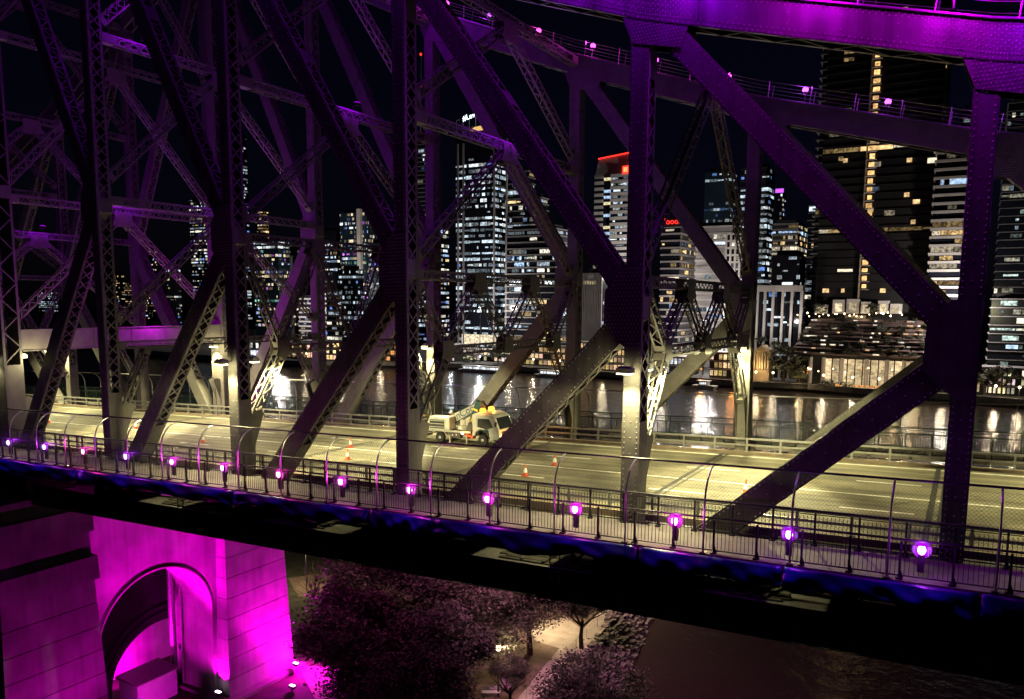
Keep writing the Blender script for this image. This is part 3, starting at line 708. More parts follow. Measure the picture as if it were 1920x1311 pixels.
for n, nm in ((4,'far post opposite the right diagonal'),(2,'far post behind the truck'),(0,'far tower post'),(-2,'far post left of the tower'),(6,'far post beyond the right edge')):
    road_lamp(n, W-TT/2-.5, -1, 'box flood lamp on the '+nm, 6500, (XP(n),W-3.2,-1))
for n, nm in ((4,'road face of the fourth post'),(2,'road face of the second post'),(0,'road face of the tower post'),(-2,'road face of the post left of the tower'),(6,'road face of the post beyond the right edge')):
    road_lamp(n, TT/2+.5, 1, 'box flood lamp on the '+nm, 6500, (XP(n),3.2,-1))
# ------------------------------------------------------------------ stone pier under the tower
GZ = -27.45
pier = thing('bridge_pier', 'tall stone bridge pier with two legs and an arch, flooded with magenta light', 'pier', (XP(0),W/2,GZ))
X0 = XP(0)
def half(z): return 3.05+.036*(-5-z)
for yc, nm in ((0,'near'),(W,'far')):
    leg = MB(); z0, z1 = GZ, -5.6
    a, b_ = half(z0)-.09, half(z1)-.09
    leg.add([(X0+sx*h_,yc+sy*h_,z) for z, h_ in ((z0,a),(z1,b_)) for sx, sy in ((-1,-1),(1,-1),(1,1),(-1,1))], [(3,2,1,0),(4,5,6,7),(0,1,5,4),(1,2,6,5),(2,3,7,6),(3,0,4,7)])
    lg = leg.build('leg', 'concrete', pier)
    z = GZ; i = 0
    while z < -5.7:
        zt = min(z+1.86, -5.6); c = MB(); a, b_ = half(z+.03), half(zt-.03)
        ex = .28 if i in (8,10) else 0
        if ex: a += ex; b_ += ex
        c.add([(X0+sx*h_,yc+sy*h_,q) for q, h_ in ((z+.03,a),(zt-.03,b_)) for sx, sy in ((-1,-1),(1,-1),(1,1),(-1,1))], [(3,2,1,0),(4,5,6,7),(0,1,5,4),(1,2,6,5),(2,3,7,6),(3,0,4,7)])
        c.build('stone_course', 'concrete', lg); z += 1.86; i += 1
    p = MB(); p.box2((X0-4.75,yc-4.6,GZ-1),(X0+4.75,yc+4.6,GZ+.3)); p.build('plinth', 'concrete', pier)
    p = MB(); p.box((X0,yc,-5.3),(1.6,1.6,.7)); p.box((X0,yc,-4.75),(1.2,1.1,.6)); p.build('bearing', 'steel', pier)
wall = MB(); R_, zs, yc = 5.25, -19.2, W/2
pts = [(3.0,GZ),(yc-R_,GZ),(yc-R_,zs)]+[(yc-R_*math.cos(math.pi*i/28), zs+R_*math.sin(math.pi*i/28)) for i in range(1,28)]+[(yc+R_,zs),(yc+R_,GZ),(W-3.0,GZ),(W-3.0,-7.5),(3.0,-7.5)]
wall.px(pts, X0-2.2, X0+2.15); wall.build('arch_wall', 'concrete', pier)
ring = MB()
for i in range(28):
    a0, a1 = math.pi*i/28, math.pi*(i+1)/28
    q = [(yc-r*math.cos(a), zs+r*math.sin(a)) for r, a in ((R_,a0),(R_,a1),(R_+.14,a1),(R_+.14,a0))]
    ring.px(q, X0+2.15, X0+2.20)
for s in (-1,1): ring.box2((X0+2.15,yc+s*R_,GZ),(X0+2.20,yc+s*(R_+.14),zs))
ring.build('archivolt', 'concrete', pier)
c = MB(); c.box2((X0-2.5,2.8,-8.0),(X0+2.5,W-2.8,-7.45)); c.build('cornice', 'concrete', pier)
dp = MB(); dp.tube([(X0-2.55,13.9,-12.6),(X0-2.55,13.9,-26.4),(X0-2.3,13.6,-27.1)], .3, 10); dp.build('downpipe', 'galv', pier)
dp = MB(); dp.tube([(X0-1.9,14.35,-15.6),(X0-1.9,14.35,-27)], .12, 8)
for z in (-17.5,-20.5,-23.5): dp.box((X0-1.9,14.4,z),(.1,.4,.08))
dp.build('conduit', 'galv', pier)
MAG = (1,0,.80)
def flood(loc, aim, power, lab, size=100, soft=.12):
    t = thing('flood_light', lab, 'lamp', loc, group='magenta flood lights at the pier foot')
    o = MB(); o.box((0,0,-.12),(.62,.34,.2)); o.box((0,0,-.32),(.1,.1,.25)); obj('housing', o.mesh('housing'), t, (0,0,0)).data.materials.append(MATS['black_plastic'])
    o = MB(); o.box((0,0,0),(.54,.26,.06)); obj('lens', o.mesh('lens'), t, (0,0,0)).data.materials.append(MATS['flood_core'])
    lamp_light('flood_light_lamp', 'SPOT', Vector(loc)+Vector((0,0,.2)), power, MAG, target=aim, size=math.radians(size), blend=.8, soft=soft)
flood((X0+4.9,W+3.1,-26.5), (X0+3.5,W+.6,-18), 5600, 'glowing magenta flood light at the outer corner of the far pier leg', 125)
flood((X0+3.1,W-4.5,-26.5), (X0+2.9,W-3.4,-14), 4200, 'glowing magenta flood light between the arch and the far pier leg', 90)
flood((X0+4.0,10.2,-27.0), (X0+2.6,10.2,-8.5), 80000, 'magenta flood light on the ground facing the pier arch', 66)
flood((X0+7.2,W+.4,-27.0), (X0+3.0,W+.8,-12), 10500, 'magenta flood light on the ground facing the far pier leg', 70)
flood((X0+10,1.0,-27.0), (X0+3.4,0,-16), 3600, 'magenta flood light on the ground before the near pier leg', 70)
lamp_light('flood_spill', 'POINT', (X0+5.3,W+3.6,-25.9), 3600, MAG, soft=.3)  # light without a fixture, added by the corner flood to tint ground and trees
flood((X0+3.4,4.9,-26.4), (X0+2.3,6.0,-12), 7000, 'magenta flood light between the arch and the near pier leg', 80)
flood((X0+3.0,8.2,-27.1), (X0-1.3,11.2,-26), 900, 'small magenta flood light before the shed', 70)
flood((X0+.6,5.0,-27.0), (X0+1.0,14.5,-19.5), 7000, 'magenta flood light on the ground inside the pier arch', 62)
# rear wall of the pier passage with its own low arch and rings, shade put into their colour, and the lit wall beyond
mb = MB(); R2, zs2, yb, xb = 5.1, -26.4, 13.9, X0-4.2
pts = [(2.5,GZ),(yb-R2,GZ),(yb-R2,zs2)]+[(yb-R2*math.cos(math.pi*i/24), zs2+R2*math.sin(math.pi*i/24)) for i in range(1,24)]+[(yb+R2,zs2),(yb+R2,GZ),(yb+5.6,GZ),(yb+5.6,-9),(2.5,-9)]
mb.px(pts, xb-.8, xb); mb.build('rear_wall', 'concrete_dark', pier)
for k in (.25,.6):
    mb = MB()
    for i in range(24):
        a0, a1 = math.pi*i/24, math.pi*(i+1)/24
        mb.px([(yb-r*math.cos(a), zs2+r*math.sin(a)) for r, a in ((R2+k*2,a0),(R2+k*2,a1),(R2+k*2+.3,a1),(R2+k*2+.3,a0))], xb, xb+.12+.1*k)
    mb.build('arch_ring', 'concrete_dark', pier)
mb = MB(); mb.box2((X0-9.2,2,GZ),(X0-8.8,24,-18)); mb.build('niche_wall', 'concrete', pier)
flood((X0-6.6,9.4,-27.1), (X0-8.8,13.0,-23), 9000, 'magenta flood light behind the rear arch of the pier', 140)
sh = thing('shed', 'small white corrugated shed lit pink beneath the pier arch', 'shed', (X0-2.6,10.3,GZ))
mb = MB(); mb.box2((X0-3.9,9.3,GZ),(X0-1.3,13.2,GZ+2.5)); mb.build('wall', 'white_paint', sh)
for i in range(18):
    mb = MB(); mb.box2((X0-1.3,9.35+i*.215,GZ+.1),(X0-1.25,9.46+i*.215,GZ+2.45)); mb.build('rib', 'white_paint', sh)
mb = MB(); mb.prism([(X0-4.1,9.1,GZ+2.5),(X0-1.0,9.1,GZ+2.5),(X0-1.0,9.1,GZ+2.58),(X0-4.1,9.1,GZ+2.75)], (0,4.3,0)); mb.build('roof', 'galv', sh)
# ------------------------------------------------------------------ park: path, embankment, trees
def lv(u, v, z=GZ): return on_level(u, v, z)
def psheet(name, pix, dz, m):
    mb = MB(); mb.add([lv(u,v,GZ)+Vector((0,0,dz)) for u, v in pix], [tuple(range(len(pix)))][::1]); o = mb.build(name, m); o['kind'] = 'structure'; return o
psheet('bare_ground', [(860,1330),(1000,1330),(1060,1262),(1110,1205),(1150,1150),(1165,1115),(1080,1095),(950,1130),(880,1190),(840,1260)], .010, 'soil')
psheet('path', [(955,1330),(1015,1330),(1060,1268),(1100,1222),(1140,1172),(1172,1125),(1158,1108),(1130,1140),(1092,1182),(1050,1215),(1010,1262)], .022, 'paving')
psheet('path', [(1050,1216),(1093,1182),(1062,1158),(1010,1166),(990,1188),(1010,1205)], .018, 'paving')
psheet('path', [(560,1250),(640,1250),(670,1330),(600,1330)], .02, 'paving')
psheet('lit_lawn', [(540,1085),(600,1075),(660,1085),(690,1105),(640,1110),(560,1120)], .02, 'soil')
emb = MB(); n = len(SHORE)
rows = 7; vs = []
pts = []
for i in range(len(SHORE)-1):
    for k in range(10):
        f = k/10; pts.append((SHORE[i][0]*(1-f)+SHORE[i+1][0]*f, SHORE[i][1]*(1-f)+SHORE[i+1][1]*f))
for x, y in pts:
    for j in range(rows+1):
        f = j/rows; vs.append((x-3.5+4.6*f+rng.uniform(-.15,.15), y+rng.uniform(-.2,.2), GZ+.03-3.2*f+rng.uniform(-.18,.18)*(0 < j)))
emb.add(vs, [(i*(rows+1)+j,(i+1)*(rows+1)+j,(i+1)*(rows+1)+j+1,i*(rows+1)+j+1) for i in range(len(pts)-1) for j in range(rows)])
o = emb.build('embankment', 'rock'); o['kind'] = 'structure'
rk = MB()
for _ in range(1500):
    y = rng.uniform(24,70); i = 0
    while i < len(SHORE)-2 and SHORE[i+1][1] < y: i += 1
    f0 = (y-SHORE[i][1])/(SHORE[i+1][1]-SHORE[i][1]); xs = SHORE[i][0]*(1-f0)+SHORE[i+1][0]*f0
    f = rng.random(); c = Vector((xs-3.4+4.4*f, y, GZ-3.1*f+.06)); r = rng.uniform(.12,.42)
    rk.add([c+Vector((rng.uniform(.7,1.2)*r*sx, rng.uniform(.7,1.2)*r*sy, rng.uniform(.4,.9)*r*sz)) for sx in (-1,1) for sy in (-1,1) for sz in (-1,1)], BOXF)
tag(rk.build('rocks', 'rock'), 'loose grey rocks armouring the sloping river bank', 'rocks', kind='stuff')
# handrail along the path
t = thing('path_railing', 'thin metal handrail along the river side of the park path', 'railing', lv(1100,1212))
hr = [lv(u,v,GZ) for u, v in ((1064,1236),(1080,1216),(1100,1196),(1120,1176),(1137,1158),(1152,1138))]
for p in hr:
    mb = MB(); mb.tube([p, p+Vector((0,0,1.05))], .03, 6); mb.build('post', 'galv', t)
for h in (.55,1.05):
    mb = MB(); mb.tube([p+Vector((0,0,h)) for p in hr], .025, 6); mb.build('rail', 'galv', t)
# steps with a handrail
s0 = lv(1012,1300); t = thing('park_steps', 'short flight of concrete steps with handrails at the bottom of the path', 'steps', s0)
for i in range(5):
    mb = MB(); mb.box((s0.x+.3+i*.34, s0.y-1.2-i*.1, s0.z-.1-.16*i+.2),(.34,2.0,.2)); mb.build('step', 'paving', t)
for e in (-1,1):
    mb = MB(); p = s0+Vector((-.2,-1.2+e,0.1)); q = p+Vector((1.8,-.4,-.7))
    mb.tube([p,p+Vector((0,0,1)),q+Vector((0,0,1)),q], .03, 6); mb.tube([p+Vector((0,0,.5)),q+Vector((0,0,.5))], .02, 5); mb.build('handrail', 'galv', t)
# bench and notice board
bp_ = lv(921,1306); t = thing('park_bench', 'white park bench at the bottom edge beside the lamp post', 'bench', bp_, .5)
for i in range(3):
    mb = MB(); mb.box((0,-.16+i*.16,.45),(1.7,.13,.04)); obj('slat', mb.mesh('slat'), t, (0,0,0)).data.materials.append(MATS['white_paint'])
for i in range(2):
    mb = MB(); mb.box((0,.27,.62+i*.18),(1.7,.03,.13)); obj('slat', mb.mesh('slat'), t, (0,0,0)).data.materials.append(MATS['white_paint'])
for s in (-.7,.7):
    mb = MB(); mb.box((s,0,.22),(.06,.42,.44)); mb.box((s,.29,.55),(.06,.04,.6)); obj('leg', mb.mesh('leg'), t, (0,0,0)).data.materials.append(MATS['rail_dark'])
sp = lv(950,1300); t = thing('notice_board', 'white notice board with a red stripe standing beside the path', 'sign', sp, -.3)
mb = MB(); mb.box((0,0,.95),(1.3,.06,1.5)); obj('panel', mb.mesh('panel'), t, (0,0,0)).data.materials.append(MATS['white_paint'])
mb = MB(); mb.box((.05,-.034,.95),(.22,.006,1.5)); obj('stripe', mb.mesh('stripe'), t, (0,0,0)).data.materials.append(MATS['red_paint'])
for s in (-.55,.55):
    mb = MB(); mb.box((s,.05,.5),(.06,.05,1.0)); obj('leg', mb.mesh('leg'), t, (0,0,0)).data.materials.append(MATS['galv'])
lp = lv(934,1306); t = thing('park_lamp', 'slim park lamp post glowing among yellow green leaves', 'lamp', lp)
mb = MB(); mb.tube([lp,lp+Vector((0,0,4.4))], .07, 8, .045); mb.build('pole', 'rail_dark', t)
mb = MB(); mb.lathe([(.05,4.35),(.22,4.5),(.26,4.75),(.12,4.9)], lp, 10); mb.build('lantern', 'lamp_warm', t)
lamp_light('park_lamp_light', 'POINT', lp+Vector((.5,.2,4.75)), 520, (1,.72,.42), soft=.2)
for i, (x, y, p_) in enumerate(((-47,23,2700),(-38,27,2700),(-30,41,24000))):  # floods added under the deck to light the park trees and bank
    t = thing('underdeck_flood', 'magenta flood light under the far edge of the deck, number %s from the pier' % ('one','two','three')[i], 'lamp', (x,22.0,-1.6+G*x))
    mb = MB(); mb.box((x,22.0,-1.5+G*x),(.5,.4,.3)); mb.beam((x,22.0,-1.3+G*x),(x,22.0,-.45+G*x),.08,.08); mb.build('housing', 'black_plastic', t)
    mb = MB(); mb.box((x,22.0,-1.68+G*x),(.42,.32,.05)); mb.build('lens', 'led_lens', t)
    lamp_light('underdeck_flood_light', 'SPOT', (x,22.0,-1.8+G*x), p_, (1,.12,.6) if i < 2 else (1,.35,.7), target=(x,y,GZ), size=math.radians(110), blend=.9, soft=.3)
def park_light(u, v, h, p, nm, zz=GZ):
    b0 = lv(u, v, zz); t = thing('park_lamp', nm, 'lamp', b0)
    mb = MB(); mb.tube([b0,b0+Vector((0,0,h))], .07, 8, .045); mb.build('pole', 'rail_dark', t)
    mb = MB(); mb.lathe([(.05,h-.05),(.22,h+.1),(.26,h+.35),(.12,h+.5)], b0, 10); mb.build('lantern', 'lamp_warm', t)
    lamp_light('park_lamp_light', 'POINT', b0+Vector((.1,-.5,h+.25)), p*2.2, (1,.74,.46), soft=.2)
park_light(1020,1182,5.2,1500,'park lamp hidden in the crown of the tree beside the paved area')
park_light(575,1105,5.0,700,'park lamp behind the bare twigs beside the pier')
park_light(1150,1112,5.0,1300,'park lamp at the top of the river path')
# ---- trees
def crown_mesh(name, leaves, clumps, seed, leaf=.07, m='leaf'):
    r = random.Random(seed); vs = []; fs = []; cs = []
    while len(cs) < clumps:
        p = Vector((r.uniform(-1,1),r.uniform(-1,1),r.uniform(-.75,.85)))
        if .25 < p.length < .98: cs.append((p, r.uniform(.16,.34)))
    for i in range(leaves):
        c, s = cs[r.randrange(clumps)]
        p = c+Vector((r.gauss(0,s*.55),r.gauss(0,s*.55),r.gauss(0,s*.42)))
        a = Vector((r.gauss(0,1),r.gauss(0,1),r.gauss(0,.6))).normalized(); b = a.cross(Vector((r.gauss(0,1),r.gauss(0,1),r.gauss(0,1)))).normalized()
        q = leaf*r.uniform(.6,1.25); k = len(vs)
        vs += [tuple(p-a*q), tuple(p+b*q*.45), tuple(p+a*q), tuple(p-b*q*.45)]; fs.append((k,k+1,k+2,k+3))
    me = bpy.data.meshes.new(name); me.from_pydata(vs, [], fs); me.materials.append(MATS[m]); return me
def trunk_mesh(seed, h=1.0):
    r = random.Random(seed); mb = MB()
    mb.tube([(0,0,-.03),(.02,.01,.25*h),(.0,.03,.55*h)], .05, 8, .03)
    for i in range(6):
        a = i*1.05+r.uniform(-.3,.3); q = r.uniform(.35,.62)
        mb.tube([(0,.02,.42*h),(math.cos(a)*q*.4,math.sin(a)*q*.4,.62*h),(math.cos(a)*q,math.sin(a)*q,.82*h+r.uniform(0,.2))], .022, 5, .005)
    me = mb.mesh('trunk'); me.materials.append(MATS['bark']); return me
CR = [crown_mesh('crown', 19000, 44, s, .036, m) for s, m in ((1,'leaf'),(2,'leaf_dark'),(3,'leaf'))]
CF = [crown_mesh('crown', 1500, 26, s, .12, m) for s, m in ((4,'leaf'),(5,'leaf_dark'),(6,'leaf'))]
TR = [trunk_mesh(s) for s in (1,2,3)]
tn = [0]
def tree(base, r, zc, lab, far=False, group=None, zs=.8):
    i = tn[0]; tn[0] += 1; rz = i*1.7
    t = thing('tree', lab, 'tree', base, rz, group); h = zc-base.z
    obj('trunk', TR[i%3], t, (0,0,0), scale=(h*1.0,h*1.0,h*1.05))
    obj('crown', (CF if far else CR)[i%3], t, (0,0,h), scale=(r,r*.95,r*zs))
    return t
PT = [(690,1110,6.2,-20,'broad dark tree just right of the pier under the bridge beam'),(755,1125,6.2,-20,'large tree under the middle of the bridge beam, purple tinted'),(870,1150,5.6,-20.5,'dense tree left of the paved park area'),
      (680,1215,5.6,-21,'tree in the lower left of the park beside the lit pavement'),(810,1235,5.4,-21.5,'dark tree in front, left of the lamp post'),(995,1105,5.0,-20.5,'tree above the paved area with lights glinting through it'),
      (1092,1122,2.8,-22,'small tree overhanging the top of the river path'),(1105,1300,4.4,-22.5,'round dark purple tree at the bottom edge beside the rocks'),(930,1090,5.0,-20,'tree close under the bridge beam left of the paved area'),
      (640,1190,4.2,-22,'low tree right of the magenta lit pier corner'),(760,1310,5.0,-22,'tree cut by the bottom edge left of the lamp post'),(955,1255,1.7,-23.3,'small tree with lamp lit yellow green leaves')]
for u, v, r, zc, lab in PT:
    c = on_level(u, v, zc); tree(Vector((c.x,c.y,GZ)), r, zc, lab)
t = thing('bare_shrub', 'bare twiggy shrub before the lit lawn beside the pier', 'shrub', lv(590,1120))
b0 = lv(590,1120); mb = MB(); r_ = random.Random(9)
for i in range(26):
    p = b0.copy(); d = Vector((r_.gauss(0,.5),r_.gauss(0,.5),1)).normalized(); path = [p]
    for k in range(5):
        d = (d+Vector((r_.gauss(0,.3),r_.gauss(0,.3),r_.gauss(0,.1)))).normalized(); p = p+d*r_.uniform(.6,1.1); path.append(p)
    mb.tube(path, .05, 4, .01)
mb.build('twigs', 'bark', t)
# ------------------------------------------------------------------ truck
tp = Vector((-31.75, 14.75, -.42+G*-31.75))
truck = thing('lift_truck', 'white elevated platform truck with folded boom parked on the road', 'truck', tp); truck.rotation_euler = (0,-math.atan(G),0)
def tpart(name, mb, m, par=None, smooth=False):
    me = mb.mesh(name, smooth=smooth); me.materials.append(MATS[m]); return obj(name, me, par or truck, (0,0,0))
mb = MB(); mb.box2((-1.5,-.45,.62),(4.6,.45,.82)); mb.box2((-1.6,-.95,.82),(2.6,.95,.92)); tpart('chassis', mb, 'chassis')
prof = [(2.72,.62),(2.95,.62),(3.05,.9),(3.3,1.05),(3.75,1.05),(4.02,.9),(4.12,.45),(4.85,.42),(4.9,.62),(4.86,1.12),(4.52,1.98),(4.3,2.12),(2.9,2.18),(2.74,2.08)]
mb = MB(); mb.py(prof, -.98, .98); cab = tpart('cab', mb, 'truck_white'); bv = cab.modifiers.new('bevel','BEVEL'); bv.width = .05; bv.segments = 2
for s in (-1,1):
    mb = MB(); y = s*.985; mb.py([(3.15,1.28),(3.2,1.86),(4.1,1.86),(4.42,1.3),(3.85,1.12)] if s < 0 else [(3.15,1.28),(3.2,1.86),(4.1,1.86),(4.42,1.3),(3.85,1.12)], y, y+s*.012); tpart('side_window', mb, 'cab_glass')
    mb = MB(); mb.box((3.3,s*.99,1.08),(.14,.02,.05)); tpart('door_handle', mb, 'black_plastic')
    mb = MB(); mb.box((4.75,s*1.2,1.55),(.08,.16,.3)); mb.beam((4.6,s*.98,1.7),(4.75,s*1.15,1.6),.03,.03); tpart('mirror', mb, 'black_plastic')
    mb = MB(); mb.box((4.91,s*.72,.66),(.06,.34,.16)); tpart('headlight', mb, 'lamp_warm' if s < 0 else 'amber')
    mb = MB(); mb.box((4.93,s*.45,.62),(.05,.12,.1)); tpart('indicator', mb, 'amber_core')
mb = MB(); n_ = Vector((.34,0,.86)).normalized(); mb.prism([(4.875,-.86,1.17),(4.875,.86,1.17),(4.56,.8,1.93),(4.56,-.8,1.93)], (.012,0,.006)); tpart('windscreen', mb, 'cab_glass')
mb = MB(); mb.box2((4.7,-.98,.34),(4.96,.98,.56)); tpart('bumper', mb, 'truck_white')
mb = MB(); mb.box2((3.0,-.7,2.17),(3.9,.7,2.25)); mb.py([(3.9,2.17),(4.35,2.17),(3.9,2.3)], -.7, .7); tpart('roof_rack', mb, 'truck_white')
for s in (-1,1):
    mb = MB(); mb.lathe([(.2,2.25),(.2,2.46),(.08,2.52)], (3.35,s*.55,0), 10); be = tpart('beacon', mb, 'amber')
    mb = MB(); mb.lathe([(.09,2.28),(.09,2.47),(.03,2.5)], (3.35,s*.62,0), 8); tpart('bulb', mb, 'amber_core', be)
def wheel(x, y, r=.38):
    mb = MB(); mb.lathe([(.2,-.12),(r-.05,-.13),(r,-.08),(r,.08),(r-.05,.13),(.2,.12)], (x,y,r), 22, 'y'); w = tpart('wheel', mb, 'black_rubber')
    mb = MB(); s = -1 if y < 0 else 1; mb.lathe([(.24,s*.02),(.22,s*.11),(.12,s*.06),(.10,s*.15),(.02,s*.16)], (x,y,r), 14, 'y'); tpart('rim', mb, 'galv', w)
for x in (0,3.55):
    for y in (-.86,.86): wheel(x, y)
mb = MB()
for s in (-1,1):
    q = [(-.6,.72),(-.28,.92),(.28,.92),(.6,.55)]
    for a, b_ in zip(q, q[1:]): mb.beam((a[0],s*.86,a[1]),(b_[0],s*.86,b_[1]),.32,.03)
tpart('mudguard', mb, 'truck_white')
mb = MB(); mb.box2((-.95,-.98,.92),(.85,-.1,1.82)); eb = tpart('engine_cover', mb, 'truck_white'); bv = eb.modifiers.new('bevel','BEVEL'); bv.width = .06; bv.segments = 2
mb = MB(); mb.box2((-.82,-.995,1.0),(.42,-.975,1.62)); tpart('grille_opening', mb, 'black_plastic', eb)
for z in (1.08,1.3,1.52):
    mb = MB(); mb.box2((-.82,-1.005,z),(.42,-.99,z+.05)); tpart('slat', mb, 'galv', eb)
mb = MB(); mb.box2((-1.5,-.9,.92),(-.95,.4,1.35)); tpart('rear_locker', mb, 'truck_white')
mb = MB(); mb.box2((.75,-.97,.38),(1.7,-.6,.86)); tb = tpart('tool_box', mb, 'chassis')
mb = MB(); mb.add([(1.0,-.975,.55),(1.16,-.975,.55),(1.08,-.975,.7)], [(0,1,2)]); mb.lathe([(.06,-.975),(.05,-.98)], (1.4,0,.63), 10, 'y'); tpart('reflector', mb, 'truck_white', tb)
mb = MB(); mb.lathe([(.5,.92),(.5,1.15),(.34,1.2),(.34,1.6)], (1.45,0,0), 16); tpart('turret', mb, 'truck_white')
# main boom with lettering, folded teal jib
ba, bb = Vector((.35,-.3,1.42)), Vector((3.15,-.3,2.78)); bd = (bb-ba).normalized(); bn = Vector((-bd.z,0,bd.x))
mb = MB(); mb.prism([ba-bn*.36,bb-bn*.2,bb+bn*.2,ba+bn*.36], (0,.38,0)); boom = tpart('boom', mb, 'truck_white')
mb = MB(); mb.prism([ba-bn*.36-Vector((0,.004,0)),bb-bn*.2-Vector((0,.004,0)),bb-bn*.15-Vector((0,.004,0)),ba-bn*.26-Vector((0,.004,0))], (0,-.004,0)); tpart('stripe', mb, 'teal', boom)
mb = MB(); mb.prism([Vector((1.3,-.2,1.0)),Vector((2.1,-.2,1.0)),Vector((2.3,-.2,1.9)),Vector((1.75,-.2,1.75))], (0,.5,0)); tpart('boom_support', mb, 'truck_white')
ja, jb = Vector((3.05,-.62,2.98)), Vector((2.25,-.62,.98)); jd = (jb-ja).normalized(); jn = Vector((-jd.z,0,jd.x))
mb = MB(); mb.prism([ja-jn*.2,jb-jn*.22,jb+jn*.22,ja+jn*.2], (0,.3,0)); jib = tpart('jib', mb, 'teal')
q = ja.lerp(jb,.62); mb = MB(); mb.prism([q-jn*.09-jd*.36,q-jn*.09+jd*.28,q+jn*.06+jd*.3,q+jn*.06-jd*.34], (0,-.008,0)); tpart('decal', mb, 'yellow_paint', jib)
q = ja.lerp(jb,.3); mb = MB(); mb.prism([q-jn*.2-jd*.06,q-jn*.2+jd*.06,q+jn*.16+jd*.06,q+jn*.16-jd*.06], (0,-.008,0)); tpart('decal', mb, 'yellow_paint', jib)
mb = MB(); mb.box2((3.15,-.6,2.5),(3.32,-.25,3.02)); mb.beam((3.2,-.42,2.95),(3.6,-.42,2.55),.3,.1); mb.beam((3.6,-.42,2.6),(3.1,-.42,2.3),.08,.08); tpart('knuckle', mb, 'black_plastic')
def text(body, size, loc, rot, m, par, name='lettering', ext=.004):
    cu = bpy.data.curves.new(name, 'FONT'); cu.body = body; cu.size = size; cu.extrude = ext; cu.materials.append(MATS[m])
    tmp = bpy.data.objects.new(name, cu); me = bpy.data.meshes.new_from_object(tmp); bpy.data.objects.remove(tmp)
    o = bpy.data.objects.new(name, me); COL.objects.link(o); o.parent = par; o.location = loc; o.rotation_euler = rot; return o
ang = math.atan2(bd.z, bd.x); q = ba+bd*.55-bn*.16
text('inCon', .74, (q.x,q.y-.012,q.z), (math.pi/2,-ang,0), 'teal', boom)
mb = MB(); mb.prism([(3.55,-.995,.92),(4.05,-.995,.92),(4.05,-.995,1.1),(3.8,-.995,1.17),(3.55,-.995,1.1)], (0,-.006,0)); tpart('door_emblem', mb, 'teal', cab)
for x in (.95,2.35):
    mb = MB(); mb.box2((x-.07,-1.15,.42),(x+.07,-.5,.56)); mb.box2((x-.05,-1.15,.05),(x+.05,-1.05,.45)); mb.box((x,-1.1,.03),(.5,.4,.05)); tpart('outrigger', mb, 'galv')
mb = MB(); mb.box((1.95,-1.03,.78),(.14,.08,.12)); tpart('side_lamp', mb, 'amber_core')
mb = MB(); mb.prism([(2.15,-.9,.42),(2.7,-.9,.42),(2.7,-.9,.6),(2.15,-.9,.72)], (0,.4,0)); tpart('step', mb, 'cone_orange')
mb = MB(); mb.box2((2.3,-.85,.92),(2.62,.85,1.5)); tpart('hydraulic_tank', mb, 'chassis')
mb = MB(); q = [(3.0,.62),(3.08,.93),(3.32,1.09),(3.74,1.09),(3.99,.93),(4.08,.5)]
for a, b_ in zip(q, q[1:]): mb.beam((a[0],-.99,a[1]),(b_[0],-.99,b_[1]),.1,.07)
tpart('wheel_arch', mb, 'black_plastic', cab)
mb = MB(); mb.box2((3.1,-.984,.98),(3.115,-.981,1.95)); mb.box2((4.47,-.984,.5),(4.485,-.981,1.3)); tpart('door_seam', mb, 'black_plastic', cab)
mb = MB(); mb.box2((4.872,-.62,.78),(4.905,.62,1.0)); tpart('grille', mb, 'black_plastic', cab)
mb = MB(); mb.box2((4.97,-.26,.38),(4.985,.26,.5)); tpart('number_plate', mb, 'yellow_paint')
for y in (-.4,.3):
    mb = MB(); mb.beam((4.9,y,1.2),(4.78,y+.45,1.5),.02,.02); tpart('wiper', mb, 'black_plastic')
mb = MB(); mb.tube([(2.66,-.75,.9),(2.66,-.75,2.0)], .05, 8); tpart('exhaust', mb, 'galv')
mb = MB(); mb.box2((-1.6,-1.0,.80),(2.6,-.96,.93)); tpart('side_rail', mb, 'galv')
mb = MB(); mb.box((-1.66,-.6,1.15),(.06,.16,.12)); tpart('tail_lamp', mb, 'tail_red')
for x in (-1.9,-2.25):
    mb = MB(); mb.tube([(x,-.9,.35),(x,-.9,1.7)], .03, 6); mb.tube([(x,.3,.35),(x,.3,1.7)], .03, 6)
    for z in (.5,1.1,1.7): mb.tube([(x,-.9,z),(x,.3,z)], .025, 6)
    tpart('basket_frame', mb, 'yellow_paint')
mb = MB(); mb.box2((-2.35,-1.0,.3),(-1.6,.4,.42)); tpart('basket_floor', mb, 'chassis')
for x, y, z, p in ((3.35,-1.0,2.7,55),(3.35,1.0,2.7,45),(1.95,-1.4,.8,22),(5.4,-.5,.7,45)):
    q = tp+Vector((x,y,z+G*x)); lamp_light('truck_beacon_light', 'POINT', q, p, (1,.38,.05), soft=.08)
